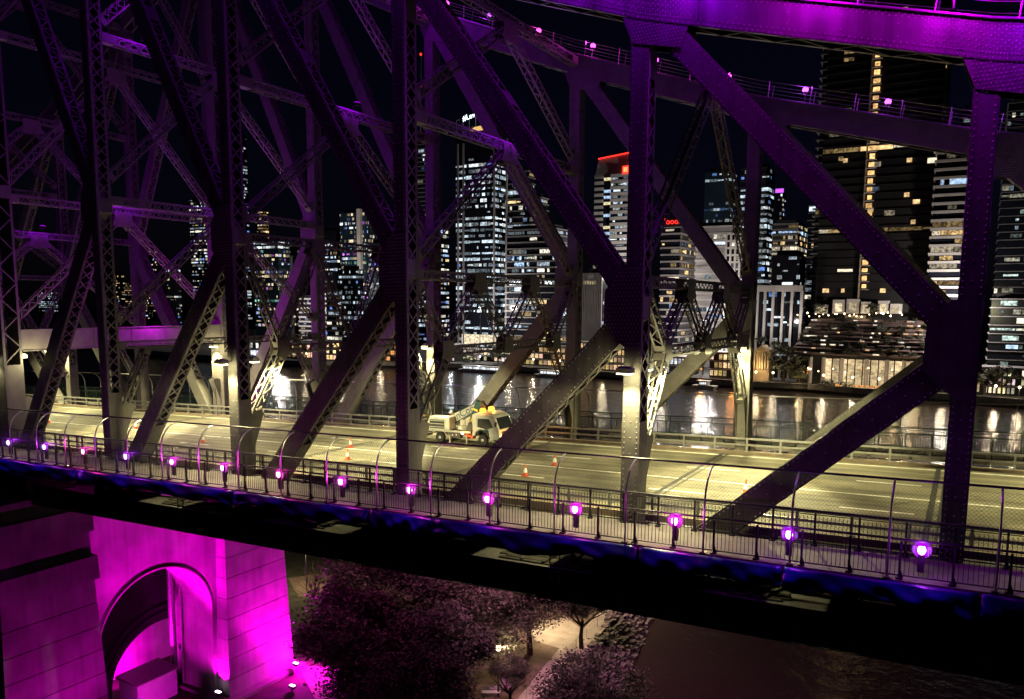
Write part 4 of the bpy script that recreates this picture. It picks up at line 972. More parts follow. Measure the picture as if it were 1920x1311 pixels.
# ------------------------------------------------------------------ worker behind the truck
def worker(base, lab):
    t = thing('person', lab, 'person', base, -.5)
    V = [(0,0,.95),(0,.01,1.15),(0,0,1.40),(0,-.02,1.52),(0,-.04,1.64),(0,-.03,1.74),
         (.10,0,.92),(.11,-.02,.50),(.12,.02,.09),(.12,-.13,.04),(-.10,0,.92),(-.13,.04,.50),(-.13,.06,.09),(-.13,-.09,.04),
         (.19,0,1.42),(.27,-.03,1.14),(.24,-.26,1.02),(.22,-.35,1.0),(-.19,0,1.42),(-.28,-.02,1.14),(-.22,-.24,1.05),(-.20,-.33,1.05)]
    E = [(0,1),(1,2),(2,3),(3,4),(4,5),(0,6),(6,7),(7,8),(8,9),(0,10),(10,11),(11,12),(12,13),(2,14),(14,15),(15,16),(16,17),(2,18),(18,19),(19,20),(20,21)]
    RD = [.15,.14,.16,.06,.095,.08,.10,.07,.05,.04,.10,.07,.05,.04,.075,.055,.042,.035,.075,.055,.042,.035]
    me = bpy.data.meshes.new('body'); me.from_pydata(V, E, []); me.materials.append(MATS['orange_cloth'])
    o = obj('body', me, t, (0,0,0)); md = o.modifiers.new('skin','SKIN')
    for i, r in enumerate(RD): me.skin_vertices[0].data[i].radius = (r,r*(.75 if i < 3 else 1))
    me.skin_vertices[0].data[0].use_root = True
    s = o.modifiers.new('sub','SUBSURF'); s.levels = 1; s.render_levels = 1
    mb = MB(); mb.lathe([(.01,1.56),(.08,1.56),(.105,1.64),(.10,1.72),(.02,1.76)], (0,-.045,0), 12); obj('face', mb.mesh('face', smooth=True), t, (0,0,0)).data.materials.append(MATS['skin'])
    mb = MB(); mb.lathe([(.155,1.70),(.14,1.715),(.13,1.78),(.08,1.85),(.01,1.87)], (0,-.04,0), 14); mb.box((0,-.2,1.705),(.18,.12,.015)); obj('hard_hat', mb.mesh('hard_hat', smooth=True), t, (0,0,0)).data.materials.append(MATS['white_paint'])
    for x in (.11,-.12):
        mb = MB(); mb.tube([(x*.9,0,.95),(x,-.01,.52),(x*1.08,.03,.12)], .112, 8, .075); obj('trouser_leg', mb.mesh('trouser_leg', smooth=True), t, (0,0,0)).data.materials.append(MATS['navy_cloth'])
    return t
worker(Vector((-32.9,16.9,-.42+G*-32.9)), 'worker in an orange top and white hard hat behind the truck')
# ------------------------------------------------------------------ traffic cones
cbm = MB(); cbm.lathe([(.145,.03),(.10,.28),(.08,.37),(.026,.66),(.022,.68)], n=14); CBM = cbm.mesh('cone_body', smooth=False); CBM.materials.append(MATS['cone_orange'])
cb1 = MB(); cb1.lathe([(.112,.22),(.07,.46)], n=14); CB1 = cb1.mesh('white_band'); CB1.materials.append(MATS['white_paint'])
cbb = MB(); cbb.box((0,0,.02),(.36,.36,.04)); CBB = cbb.mesh('base'); CBB.materials.append(MATS['cone_orange'])
for (u, v), lab in zip([(92,793),(255,804),(381,830),(657,839),(652,862),(985,893),(1040,873),(1398,925)],
    ['traffic cone farthest left on the road beside the tower post','traffic cone just left of the second lit diagonal','traffic cone left of the second post','traffic cone in the middle of the road left of the truck, farther of the pair','traffic cone left of the truck, nearer of the pair','traffic cone on the near lane right of the truck','traffic cone right of the truck on the centre line','traffic cone partly hidden by the right diagonal']):
    p = on_road(u, v); t = thing('traffic_cone', lab, 'traffic cone', p, group='orange and white cones on the road')
    obj('cone_body', CBM, t, (0,0,0)); obj('white_band', CB1, t, (0,0,0)); obj('base', CBB, t, (0,0,0))
# ------------------------------------------------------------------ the city across the river
ub = MB(); ub.box((0,0,0),(1,1,1)); WIN = ub.mesh('window'); WIN.materials.append(MATS['lit_window'])
PAL = {'office': [((.72,.86,1),5),((1,.93,.75),4),((.45,.65,1),1.2),((1,.72,.35),1.2),((.15,.3,1),.5)],
       'warm': [((1,.66,.28),6),((1,.85,.6),3),((.5,.7,1),1)], 'cool': [((.72,.88,1),6),((.9,.97,1),3),((.2,.4,1),.8)],
       'green': [((.75,.95,.85),5),((1,.95,.7),4),((.6,.8,1),2)], 'mix': [((.85,.92,1),3),((1,.8,.5),4),((.3,.45,1),1.5),((.8,.2,1),.5),((.4,1,.8),.4)]}
def pick(r, pal):
    t = sum(w for _, w in PAL[pal]); q = r.uniform(0,t)
    for c, w in PAL[pal]:
        q -= w
        if q <= 0: return c
    return PAL[pal][0][0]
def window(parent, T, c, size, col, k):
    o = obj('window', WIN, parent, Vector(c)-T, scale=size); o.color = (col[0]*k*1.15,col[1]*k*1.15,col[2]*k*1.15,1); return o
def span(u0, uc, u1, Y, v=560):
    x0 = at(u0,v,Y).x; x1 = at(uc,v,Y).x
    if u1 > uc:
        d = ray(u1, v); dep = max(8, min(60, (x1-CAM.x)/(d.x/d.y)-(Y-CAM.y)))
    else: dep = 22
    return x0, x1, dep
CB_ = -26.8
def tower(label, u0, uc, u1, vtop, Y, body='glass_dark', slab='slab', fh=3.6, lit=.3, pal='office', k=1.0, bay=3.0, sl_t=.35, sl_o=.35, seed=1, run=3, cat='building', bright=(), zone=None, wh=.62):
    r = random.Random(seed); x0, x1, dep = span(u0, uc, u1, Y); zt = at((u0+uc)/2, vtop, Y).z
    t = thing('tower_block', label, cat, ((x0+x1)/2, Y+dep/2, CB_)); T = Vector(t.location)
    mb = MB(); mb.box2((x0,Y,CB_),(x1,Y+dep,zt)); mb.build('wall', body, t)
    mb = MB(); mb.box2((x0+2,Y+3,zt),(x1-2,Y+dep-2,zt+2.5)); mb.build('plant_room', 'facade_dark', t)
    nf = int((zt-CB_-4)/fh)
    if slab:
        s = MB(); s.box((0,0,0),(x1-x0+2*sl_o,dep+2*sl_o,sl_t)); SM = s.mesh('floor_slab'); SM.materials.append(MATS[slab])
        for f in range(nf+1):
            z = zt-f*fh
            obj('floor_slab', SM, t, Vector(((x0+x1)/2,Y+dep/2,z-.2))-T)
    gv, gf, gc = [], [], []; single = 45
    for f in range(nf):
        z = zt-f*fh-fh/2-.1; fb = f in bright
        if zone and not zone(f/max(1,nf)) and not fb: continue
        mode = 'strip' if fb else r.choices(('dark','few','half','strip'), (.22,.38,.25,.15 if lit > .2 else .04))[0]
        pr = {'dark': .06, 'few': lit*.7, 'half': min(.9,lit*1.7), 'strip': .86}[mode]; tone = pick(r, pal if not fb else 'cool'); hh = fh*wh*r.choice((.7,.85,1))
        for side in (0,1):
            L = (x1-x0) if not side else dep; nb = max(1,int(L/(bay*.5))); i = 0
            while i < nb:
                if r.random() < pr:
                    n = min(nb-i, r.choice((1,1,2,2,3,4)) if mode != 'strip' else r.randint(2,6)); col = tone if r.random() < (.85 if mode == 'strip' else .35) else pick(r, pal)
                    kk = k*r.choice((.12,.25,.45,.8,1.2))*(1.5 if fb else 1); c = (i+n/2)*L/nb; ln = n*L/nb-.3
                    h2 = hh*(1 if r.random() < .8 else .55)
                    ce, sz = ((x0+c,Y-.02,z),(ln,.1,h2)) if not side else ((x1+.02,Y+c,z),(.1,ln,h2))
                    if kk > .9*k and single > 0 and n >= 2: window(t, T, ce, sz, col, kk); single -= 1
                    else:
                        q = len(gv); hx, hy, hz = sz[0]/2, sz[1]/2, sz[2]/2
                        gv += [(ce[0]-hx,ce[1]-hy,ce[2]-hz),(ce[0]+hx,ce[1]-(hy if not side else -hy),ce[2]-hz),(ce[0]+hx,ce[1]-(hy if not side else -hy),ce[2]+hz),(ce[0]-hx,ce[1]-hy,ce[2]+hz)] if not side else [(ce[0]+hx,ce[1]-hy,ce[2]-hz),(ce[0]+hx,ce[1]+hy,ce[2]-hz),(ce[0]+hx,ce[1]+hy,ce[2]+hz),(ce[0]+hx,ce[1]-hy,ce[2]+hz)]
                        gf.append((q,q+1,q+2,q+3)); gc += [col[0]*kk*1.05,col[1]*kk*1.05,col[2]*kk*1.05,1]*4
                    i += n+(1 if r.random() < .3 else 0)
                else: i += 1
    if gf:
        me = bpy.data.meshes.new('windows'); me.from_pydata(gv, [], gf); ca = me.color_attributes.new('col','FLOAT_COLOR','CORNER'); ca.data.foreach_set('color', gc); me.materials.append(MATS['window_grid'])
        tag(obj('windows', me, t), kind='stuff')
    return t, x0, x1, Y, dep, zt
# left skyline
tower('low distant block with a blue lit band at the far left', 72, 100, 106, 548, 900, lit=.4, pal='cool', seed=3, slab=None, k=.8)
tower('dark apartment block beside the far left band of lights', 205, 226, 234, 512, 760, body='facade_dark', slab=None, lit=.16, pal='warm', seed=4)
tower('dim grey block with few yellow windows left of the portal', 226, 243, 248, 530, 780, body='facade_grey', slab=None, lit=.12, pal='warm', seed=5, k=.7)
tower('slim tower with window rows between the portal braces', 262, 290, 296, 470, 690, body='facade_dark', slab=None, lit=.14, pal='warm', seed=6)
tower('pale slab tower behind the magenta brace', 312, 330, 340, 505, 620, body='facade_grey', slab='slab', lit=.15, pal='office', seed=7)
tower('tower with white lit rows left of the second post', 362, 386, 396, 372, 600, slab=None, lit=.38, pal='office', seed=8, run=2)
tower('tall thin tower seen just right of the second post', 446, 462, 470, 250, 640, slab=None, lit=.22, pal='cool', seed=9, k=.7)
tower('glass tower with bright crown behind the second bay', 478, 524, 545, 452, 470, body='glass_blue', slab=None, lit=.30, pal='mix', seed=10, run=2, bay=2.2, k=.8, bright=(0,1))
tower('tower with yellow lights just right of the second bay braces', 484, 498, 506, 395, 620, slab=None, lit=.4, pal='warm', seed=11)
tw = tower('dark tower with a pale concrete fin in the second bay', 505, 560, 578, 462, 520, body='glass_dark', slab=None, lit=.12, pal='office', seed=12)
for u, vt in ((519,462),(545,480)):
    p = at(u,vt,519); mb = MB(); mb.box2((p.x-1.2,517.5,CB_),(p.x+1.2,520,p.z)); mb.build('concrete_fin', 'facade_light', tw[0])
tower('banded grey office block beneath the far diagonal', 560, 600, 612, 560, 430, body='glass_dark', slab='facade_grey', lit=.3, pal='office', seed=13, sl_t=1.3, run=3)
tower('office tower right of the far second post with white windows', 604, 634, 642, 432, 500, slab=None, lit=.42, pal='office', seed=14, run=2)
tower('banded pale office block below the white windowed tower', 612, 640, 652, 545, 400, body='glass_dark', slab='facade_light', lit=.3, pal='office', seed=15, sl_t=1.5)
tw = tower('rounded top tower with a tall lit fin left of the third post', 640, 690, 712, 398, 480, body='glass_blue', slab=None, lit=.34, pal='mix', seed=16, run=2, bay=2.2)
p = at(674,392,479); mb = MB(); mb.box2((p.x-1.7,477,CB_),(p.x+1.9,480,p.z)); mb.build('concrete_fin', 'facade_light', tw[0])
tower('gridded glass tower with blue windows left of the third post', 636, 668, 680, 505, 400, body='glass_blue', slab='slab', lit=.3, pal='cool', seed=17, run=2, bay=2, k=.7, sl_t=.2)
tower('tower with bright rows close left of the third post', 692, 735, 748, 455, 440, slab=None, lit=.55, pal='office', seed=18, run=3)
tower('brightly lit office block right behind the third post', 782, 826, 842, 430, 470, slab=None, lit=.5, pal='office', seed=19, run=2)
tw = tower('dark louvred tower with a red lit mast behind the third post', 784, 800, 812, 262, 520, slab='slab', lit=.1, pal='office', seed=20, sl_t=.5)
p = at(786,262,520); q = at(787,98,520); mb = MB(); mb.tube([(p.x,522,p.z),(q.x,522,q.z)], .45, 6, .2); ms = mb.build('mast', 'galv', tw[0])
for v in (101,160):
    q = at(787,v,520); mb = MB(); mb.lathe([(.2,-1.1),(1.0,-.5),(1.0,.5),(.2,1.1)], (q.x,521.5,q.z), 8); mb.build('warning_light', 'sign_red', ms)
# the tower with the rooftop sign
SG = tower('tall office tower with an illuminated sign frame on its roof', 855, 925, 950, 248, 385, body='glass_dark', slab=None, lit=.62, pal='cool', seed=21, run=4, bay=2.4, k=.95, fh=3.55, bright=(21,24,33,35,42,44), zone=lambda f: f > .1, wh=.58)
t, x0, x1, Y, dep, zt = SG
fr = MB(); xs = [at(u,230,384).x for u in (856,866,876,886,896)]
za = at(870,224,384).z
for i, x in enumerate(xs): fr.tube([(x,384+i*1.2,zt),(x,384+i*1.2,za+i*.8),(x+2.6,384+i*1.2,za+i*.8)], .22, 5); fr.tube([(x,384+i*1.2,zt),(x+2.2,384+i*1.2,zt+4)], .16, 4)
fr.build('sign_frame', 'galv', t)
tz = at(866,228,383).z; sgn = text('#Levra.br', 4.6, Vector((at(868,228,383).x,383,tz))-Vector(t.location), (math.pi/2,-.2,0), 'sign_white', t, ext=.1)
mb = MB(); p = at(882,245,383); q = at(904,236,383); mb.prism([(p.x,382.5,p.z),(q.x+1.0,382.5,p.z),(q.x-1,382.5,q.z),(p.x+3,382.5,q.z-.4)], (0,3,0)); mb.build('crown_light', 'lit_gold', t)
cl = MB()
for u in (858,868,925,948): 
    x = at(u,560,384).x; cl.box2((x-.5,Y-.7,CB_),(x+.5,Y,zt-6))
cl.build('column', 'facade_grey', t)
b0 = at(865,640,384); b1 = at(950,640,384)
for i in range(22):
    x = b0.x+(b1.x-b0.x)*(i+.5)/22; window(t, Vector(t.location), (x,384.9,at(900,637,384).z), (1.9,.1,6.2), (1,.82,.55), 1.0)
tower('rounded slab tower stepping down to the right of the sign tower', 950, 1040, 1062, 430, 372, body='glass_dark', slab='slab', lit=.45, pal='office', seed=22, run=3, bay=3.2, sl_t=.7, sl_o=.9, k=1.25, bright=(8,))
tower('set back upper part of the slab tower', 951, 1012, 1024, 372, 392, body='glass_dark', slab='slab', lit=.3, pal='office', seed=23, run=3, sl_t=.7, sl_o=.9)
tower('topmost narrow part of the slab tower', 951, 988, 998, 322, 404, body='glass_dark', slab='slab', lit=.3, pal='office', seed=24, run=3, sl_t=.7, sl_o=.9)
# red topped tower
t, x0, x1, Y, dep, zt = tower('pale banded tower with a red light line along its sloping roof', 1141, 1186, 1200, 328, 430, body='glass_dark', slab='facade_light', lit=.5, pal='cool', seed=25, run=3, sl_t=1.9, sl_o=.3, k=1.0, fh=3.7, wh=.46)
xl = at(1110,560,430).x; xm = at(1124,560,430).x
mb = MB(); mb.box2((xm,Y+2.5,CB_),(x0,Y+dep,zt)); mb.build('glass_corner', 'glass_dark', t)
mb = MB(); mb.box2((xl,Y+1.5,CB_),(xm,Y+dep,zt)); mb.build('side_wing', 'glass_dark', t)
for f in range(40):
    z = zt-f*3.7
    if z < CB_+4: break
    mb = MB(); mb.box2((xl-.3,Y+1.2,z-1.1),(xm+.2,Y+6,z+.8)); mb.build('floor_slab', 'facade_light', t)
    if f % 2 == 0 or f % 3 == 0: window(t, Vector(t.location), ((xm+x0)/2,Y+2.45,z-1.6), (x0-xm-1,.1,1.8), ((1,.85,.5) if f % 4 == 0 else (.5,.7,1)), .8)
zr = at(1150,290,430).z; z0_ = at(1150,322,430).z
mb = MB(); mb.add([(xl,Y+1,zt),(xm,Y+1,zt),(x0+1,Y,zt),(x1,Y,zt),(xl+.6,Y+5,zr-1.6),(x1,Y+5,zr+1.2),(xl,Y+dep,zt),(x1,Y+dep,zt)], [(0,1,4),(1,2,5,4),(2,3,5),(4,5,7,6),(0,4,6),(3,7,5)]); mb.build('roof', 'facade_grey', t)
mb = MB(); mb.add([(xl,Y+.9,zt-1),(xm+.5,Y+.9,zt-1),(xl+.6,Y+4.6,zr-2.2)], [(0,1,2)]); mb.add([(x0+1,Y-.1,zt-1),(x1,Y-.1,zt-1),(x1,Y+4.6,zr)], [(0,1,2)]); mb.build('gable', 'facade_light', t)
mb = MB(); mb.tube([(xl+.6,Y+4.4,zr-1.0),(x1,Y+4.4,zr+1.8)], .45, 6); mb.build('light_line', 'sign_red', t)
p = at(1173,318,429); mb = MB(); mb.box((p.x,Y-.6,p.z),(4.6,.4,4.6)); mb.build('roof_logo', 'sign_red', t); mb = MB(); mb.box((p.x-.1,Y-.85,p.z),(2.6,.2,2.8)); mb.build('roof_logo', 'sign_red_hot', t); mb = MB(); mb.box((p.x+3.6,Y-.8,p.z),(.8,.2,3.6)); mb.build('roof_logo', 'sign_white', t)
# finned low block below it
t, x0, x1, Y, dep, zt = tower('low dark block with vertical fins beneath the red topped tower', 1094, 1128, 1136, 512, 365, slab=None, lit=.1, seed=26)
for i in range(12):
    x = x0+(x1-x0)*i/11; mb = MB(); mb.box2((x-.3,Y-.9,CB_+6),(x+.3,Y,zt)); mb.build('fin', 'facade_grey', t)
for i in range(7): window(t, Vector(t.location), (x0+(x1-x0)*(i+.5)/11,Y-.3,at(1110,530,365).z), (1.6,.1,1.8), (1,.8,.4), 1.2)
# block with the red word sign
t, x0, x1, Y, dep, zt = tower('banded dark office block with a glowing red word on its parapet', 1238, 1272, 1300, 425, 372, body='glass_dark', slab='facade_grey', lit=.16, pal='warm', seed=27, sl_t=.9, sl_o=.5, run=3)
p = at(1246,421,371); text('loodin', 4.2, Vector((p.x,370.2,p.z))-Vector(t.location), (math.pi/2,0,0), 'sign_red', t, ext=.15)
mb = MB(); mb.box2((p.x-1.5,371,p.z-1.4),(p.x+9.5,371.6,p.z+3.6)); mb.build('sign_board', 'facade_dark', t)
tower('pale office block with square windows behind the fourth bay diagonal', 1288, 1372, 1390, 425, 400, body='facade_grey', slab='facade_light', lit=.2, pal='office', seed=28, sl_t=1.0, run=2, bay=4.4)
t = tower('light concrete grid block beside the far fourth post', 1358, 1384, 1394, 438, 380, body='glass_dark', slab='facade_light', lit=.35, pal='office', seed=29, sl_t=1.0, run=1, bay=4.2)
x0, x1, Y, dep, zt = t[1:]
for i in range(4):
    x = x0+(x1-x0)*i/3; mb = MB(); mb.box2((x-.5,Y-.6,CB_),(x+.5,Y,zt)); mb.build('column', 'facade_light', t[0])
tower('glass office tower with rows of bluish lights behind the lattice brace', 1314, 1362, 1372, 322, 470, body='glass_blue', slab=None, lit=.5, pal='cool', seed=30, run=4, k=.6)
tower('white lit office tower right of the far fourth post', 1380, 1432, 1442, 316, 455, body='glass_dark', slab='facade_dark', lit=.85, pal='cool', seed=31, run=2, bay=4.0, sl_t=.8, k=.85)
t = tower('slender distant tower with a lit crown', 1446, 1458, 1464, 362, 620, body='facade_grey', slab='slab', lit=.2, seed=32)
x0, x1, Y, dep, zt = t[1:]; mb = MB(); mb.box2((x0-.5,Y-.5,zt),(x1+.5,Y+1,zt+3)); mb.build('crown_light', 'strip_purple', t[0])
tower('stepped office block with yellow window rows', 1440, 1490, 1508, 420, 520, body='facade_dark', slab='facade_grey', lit=.5, pal='warm', seed=33, sl_t=1.2, run=3)
tower('grey block below the stepped office', 1444, 1496, 1510, 478, 440, body='facade_grey', slab=None, lit=.15, pal='cool', seed=34, run=2)
# portico block
t, x0, x1, Y, dep, zt = tower('dark block framed by a tall white colonnade', 1420, 1500, 1508, 545, 360, slab=None, lit=.2, pal='cool', seed=35, bay=2.5, run=1)
for u in (1420,1434,1449,1467,1484,1502):
    x = at(u,600,359).x; mb = MB(); mb.box2((x-.55,357,CB_),(x+.55,358.4,zt)); mb.build('column', 'facade_light', t)
mb = MB(); mb.box2((x0-1,356.6,zt-.5),(x1+1,360.6,zt+2.4)); mb.build('lintel', 'facade_light', t)
# residential tower on the right
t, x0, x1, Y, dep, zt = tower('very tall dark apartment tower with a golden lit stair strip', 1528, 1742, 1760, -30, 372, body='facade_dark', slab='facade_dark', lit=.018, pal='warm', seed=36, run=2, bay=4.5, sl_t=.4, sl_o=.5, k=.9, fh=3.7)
T = Vector(t.location); z = zt-2; i = 0; r_ = random.Random(3)
xa, xb_ = at(1612,560,371).x, at(1625,560,371).x
while z > at(1610,545,371).z:
    if 0 < z:
        if r_.random() < .96: window(t, T, ((xa+xb_)/2+r_.uniform(-.2,.2),371.2,z), ((xb_-xa)*r_.uniform(.6,.98),.2,r_.uniform(1.5,2.3)), (1,.58,.22), r_.uniform(.7,1.7))
        mb = MB(); mb.box2((xa-.8,370.2,z-1.75),(xb_+.6,371.4,z-1.45)); mb.build('balcony', 'facade_light', t)
    z -= 3.7
mb = MB(); mb.box2((xa-1.0,370.6,CB_+20),(xa-.4,371.9,zt)); mb.build('concrete_fin', 'sandstone', t)
for u, v, w_ in ((1585,301,8),(1640,265,16),(1720,268,8),(1705,300,9),(1700,365,9),(1718,378,12),(1712,416,8),(1632,394,10),(1548,545,12),(1580,545,6),(1655,545,10)):
    p = at(u,v,371); window(t, T, (p.x,371.3,p.z), (w_/4.2,.2,1.9), (1,.66,.3), r_.uniform(.6,1.2))
tower('apartment tower with curved balcony ends left of the golden strip', 1520, 1537, 1544, 60, 380, body='facade_dark', slab='slab', lit=.03, pal='warm', seed=37, sl_t=.5, sl_o=1.2)
tower('dark glass block left of the apartment tower with a few blue windows', 1508, 1524, 1530, 385, 385, slab='slab', lit=.25, pal='office', seed=38)
tower('pale balcony tower with warm rooms left of the rightmost post', 1738, 1808, 1822, 285, 362, body='glass_dark', slab='facade_light', lit=.42, pal='warm', seed=39, sl_t=1.1, sl_o=.7, run=4, k=.8, bay=3.4)
tower('tall set back tower above the pale balconies', 1775, 1840, 1850, 205, 420, slab='slab', lit=.15, pal='office', seed=40, run=4)
tower('dark tower at the right edge with streaks of light', 1862, 1990, 1990, 190, 400, slab='slab', lit=.16, pal='green', seed=41, run=4, k=.8)
tower('low lit block at the right edge', 1860, 1985, 1985, 560, 352, slab='facade_grey', lit=.16, pal='green', seed=42, run=5)
# ------------------------------------------------------------------ terraced roof building on the river
tb = thing('terrace_building', 'low riverside building with a huge stepped brown roof and a glowing lobby', 'building', (at(1610,700,345).x,350,CB_)); T = Vector(tb.location)
xa, xb_ = at(1488,640,340).x, at(1752,640,340).x
zr0, zr1 = at(1600,668,338).z, at(1600,598,360).z
rows = 9
for i in range(rows):
    f = i/rows; f1 = (i+1)/rows; y0_ = 338+22*f; z0_ = zr0+(zr1-zr0)*f; sh_ = (0 if i < 3 else (i-3)*2.2)
    xs_ = xa+sh_*.4; xe_ = xb_-sh_*.3
    while xs_ < xe_-2:
        ln_ = r_.uniform(4,13); jz = r_.uniform(-.35,.35); jy = r_.uniform(-.8,.8); x2 = min(xe_,xs_+ln_)
        mb = MB(); mb.prism([(xs_,y0_+jy,z0_+jz),(x2,y0_+jy,z0_+jz),(x2-r_.uniform(0,.8),y0_+jy,z0_+.7+jz),(xs_+r_.uniform(0,.8),y0_+jy,z0_+.7+jz)], (0,4.6,1.0)); mb.build('roof_terrace', 'roof_brown', tb); xs_ = x2+r_.uniform(-.4,.25)
    for q in range(9):
        if r_.random() < .55:
            x = xa+(xb_-xa)*r_.uniform(.05,.95); window(tb, T, (x,y0_-.1,z0_+.95), (r_.uniform(.8,2.6),.15,.55), r_.choice(((1,.85,.6),(1,.92,.8),(1,.6,.3))), r_.uniform(.5,1.6))
    for q in range(7):
        x = xa+(xb_-xa)*r_.uniform(.03,.97); obj('foliage', CF[q%3], tb, Vector((x,y0_+.9,z0_+1.3))-T, rz=r_.uniform(0,6), scale=(r_.uniform(1.2,2.6),1.2,r_.uniform(.7,1.5)))
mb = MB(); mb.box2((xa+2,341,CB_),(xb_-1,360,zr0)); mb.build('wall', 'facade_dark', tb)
zl0, zl1 = at(1600,738,341).z, at(1600,672,341).z
lx0, lx1 = at(1545,700,340.5).x, at(1738,700,340.5).x
k = 13
for i in range(k):
    x = lx0+(lx1-lx0)*(i+.5)/k; window(tb, T, (x,340.9,(zl0+zl1)/2), ((lx1-lx0)/k-.5,.1,zl1-zl0-1), (1,.74,.40), r_.choice((.35,.5,.75,.9,.6)))
for u in (1519,1543,1577,1624,1662,1694,1709,1722):
    x = at(u,700,339).x; mb = MB(); mb.lathe([(.9,zl0),(.85,zl1)], (x,339.2,0), 10); mb.build('column', 'facade_grey', tb)
mb = MB(); mb.box2((xa+8,333,CB_),(xb_+2,341,zl0-.2)); mb.build('podium', 'facade_dark', tb)
for i in range(10):
    x = at(1570,725,332.8).x+i*2.0; window(tb, T, (x,332.9,at(1600,728,332.8).z), (1.7,.1,3.0), (1,.45,.14), r_.uniform(.6,1.3))
for i in range(14):
    x = xa+8+i*3.9+r_.uniform(-1,1); obj('foliage', CF[i%3], tb, Vector((x,333.2,zl0+.5))-T, rz=i, scale=(r_.uniform(1.5,3),1.6,r_.uniform(1.2,2.6)))
for i in range(46):                       # garden lamps and table lights along the terraces by the water
    u = r_.uniform(1455,1745); v = r_.choice((r_.uniform(722,742),r_.uniform(688,700),r_.uniform(735,745))); Yq = 331.5 if v > 705 else 338.0; p = at(u,v,Yq)
    mb = MB(); mb.lathe([(.08,-.3),(.34,0),(.08,.3)], (p.x,Yq,p.z), 6); mb.build('garden_lamp', r_.choice(('lamp_warm','lamp_warm','lit_gold','lit_orange')), tb)
for u, v, p_ in ((1500,712,900),(1560,730,1200),(1620,732,1400),(1680,730,1000),(1720,700,900)):
    p = at(u,v,331); lamp_light('garden_light', 'POINT', (p.x,329.5,p.z+1.2), p_*1.6, (1,.72,.36), soft=.4)
# white terrace rooms above the roof
tr = thing('terrace_rooms', 'row of bright white rooms with plants above the brown stepped roof', 'building', (at(1620,580,362).x,364,at(1600,592,362).z)); T = Vector(tr.location)
for u0, u1, vt in ((1528,1552,572),(1560,1584,562),(1586,1611,561),(1613,1632,566),(1645,1666,564),(1668,1690,570)):
    p, q = at(u0,588,362), at(u1,vt,362); mb = MB(); mb.box2((p.x,362.5,p.z),(q.x,370,q.z)); mb.build('room', 'facade_light', tr)
    window(tr, T, ((p.x+q.x)/2,362.4,(p.z+q.z)/2-.4), ((q.x-p.x)*.6,.1,(q.z-p.z)*.62), (1,.8,.5), r_.uniform(.5,1))
for i in range(22):
    p = at(1500+i*9.2+r_.uniform(-5,5), 592+r_.uniform(-6,3), 359); q = r_.uniform(.22,.5); mb = MB(); mb.lathe([(.1,-q),(q,0),(.1,q)], (p.x,359,p.z), 6); mb.build('string_light', 'lamp_warm', tr)
p = at(1620,600,358.5); lamp_light('terrace_light', 'POINT', (p.x,358,p.z+2), 700, (1,.8,.55), soft=.5); p = at(1540,590,358); lamp_light('terrace_light', 'POINT', (p.x,358,p.z+2), 500, (1,.8,.55), soft=.5)
# classical portico lit in gold
ch = thing('portico_house', 'small classical house front with golden lit columns and pediment', 'building', (at(1427,690,336).x,340,CB_)); T = Vector(ch.location)
xa, xb_ = at(1412,680,336).x, at(1441,680,336).x; z0_, z1_, z2_ = at(1427,692,336).z, at(1427,660,336).z, at(1427,648,336).z
mb = MB(); mb.box2((xa,337.5,CB_),(xb_,346,z1_)); mb.build('wall', 'sandstone', ch)
mb = MB(); mb.py([(xa-.6,z1_),(xb_+.6,z1_),((xa+xb_)/2,z2_)], 335.8, 346); mb.build('pediment', 'sandstone', ch)
for i in range(6):
    x = xa+.4+(xb_-xa-.8)*i/5; mb = MB(); mb.lathe([(.42,z0_),(.34,z1_)], (x,336.4,0), 10); mb.build('column', 'sandstone', ch)
lamp_light('portico_light', 'POINT', ((xa+xb_)/2,333.5,z0_+1.2), 1100, (1,.72,.32), soft=.3)
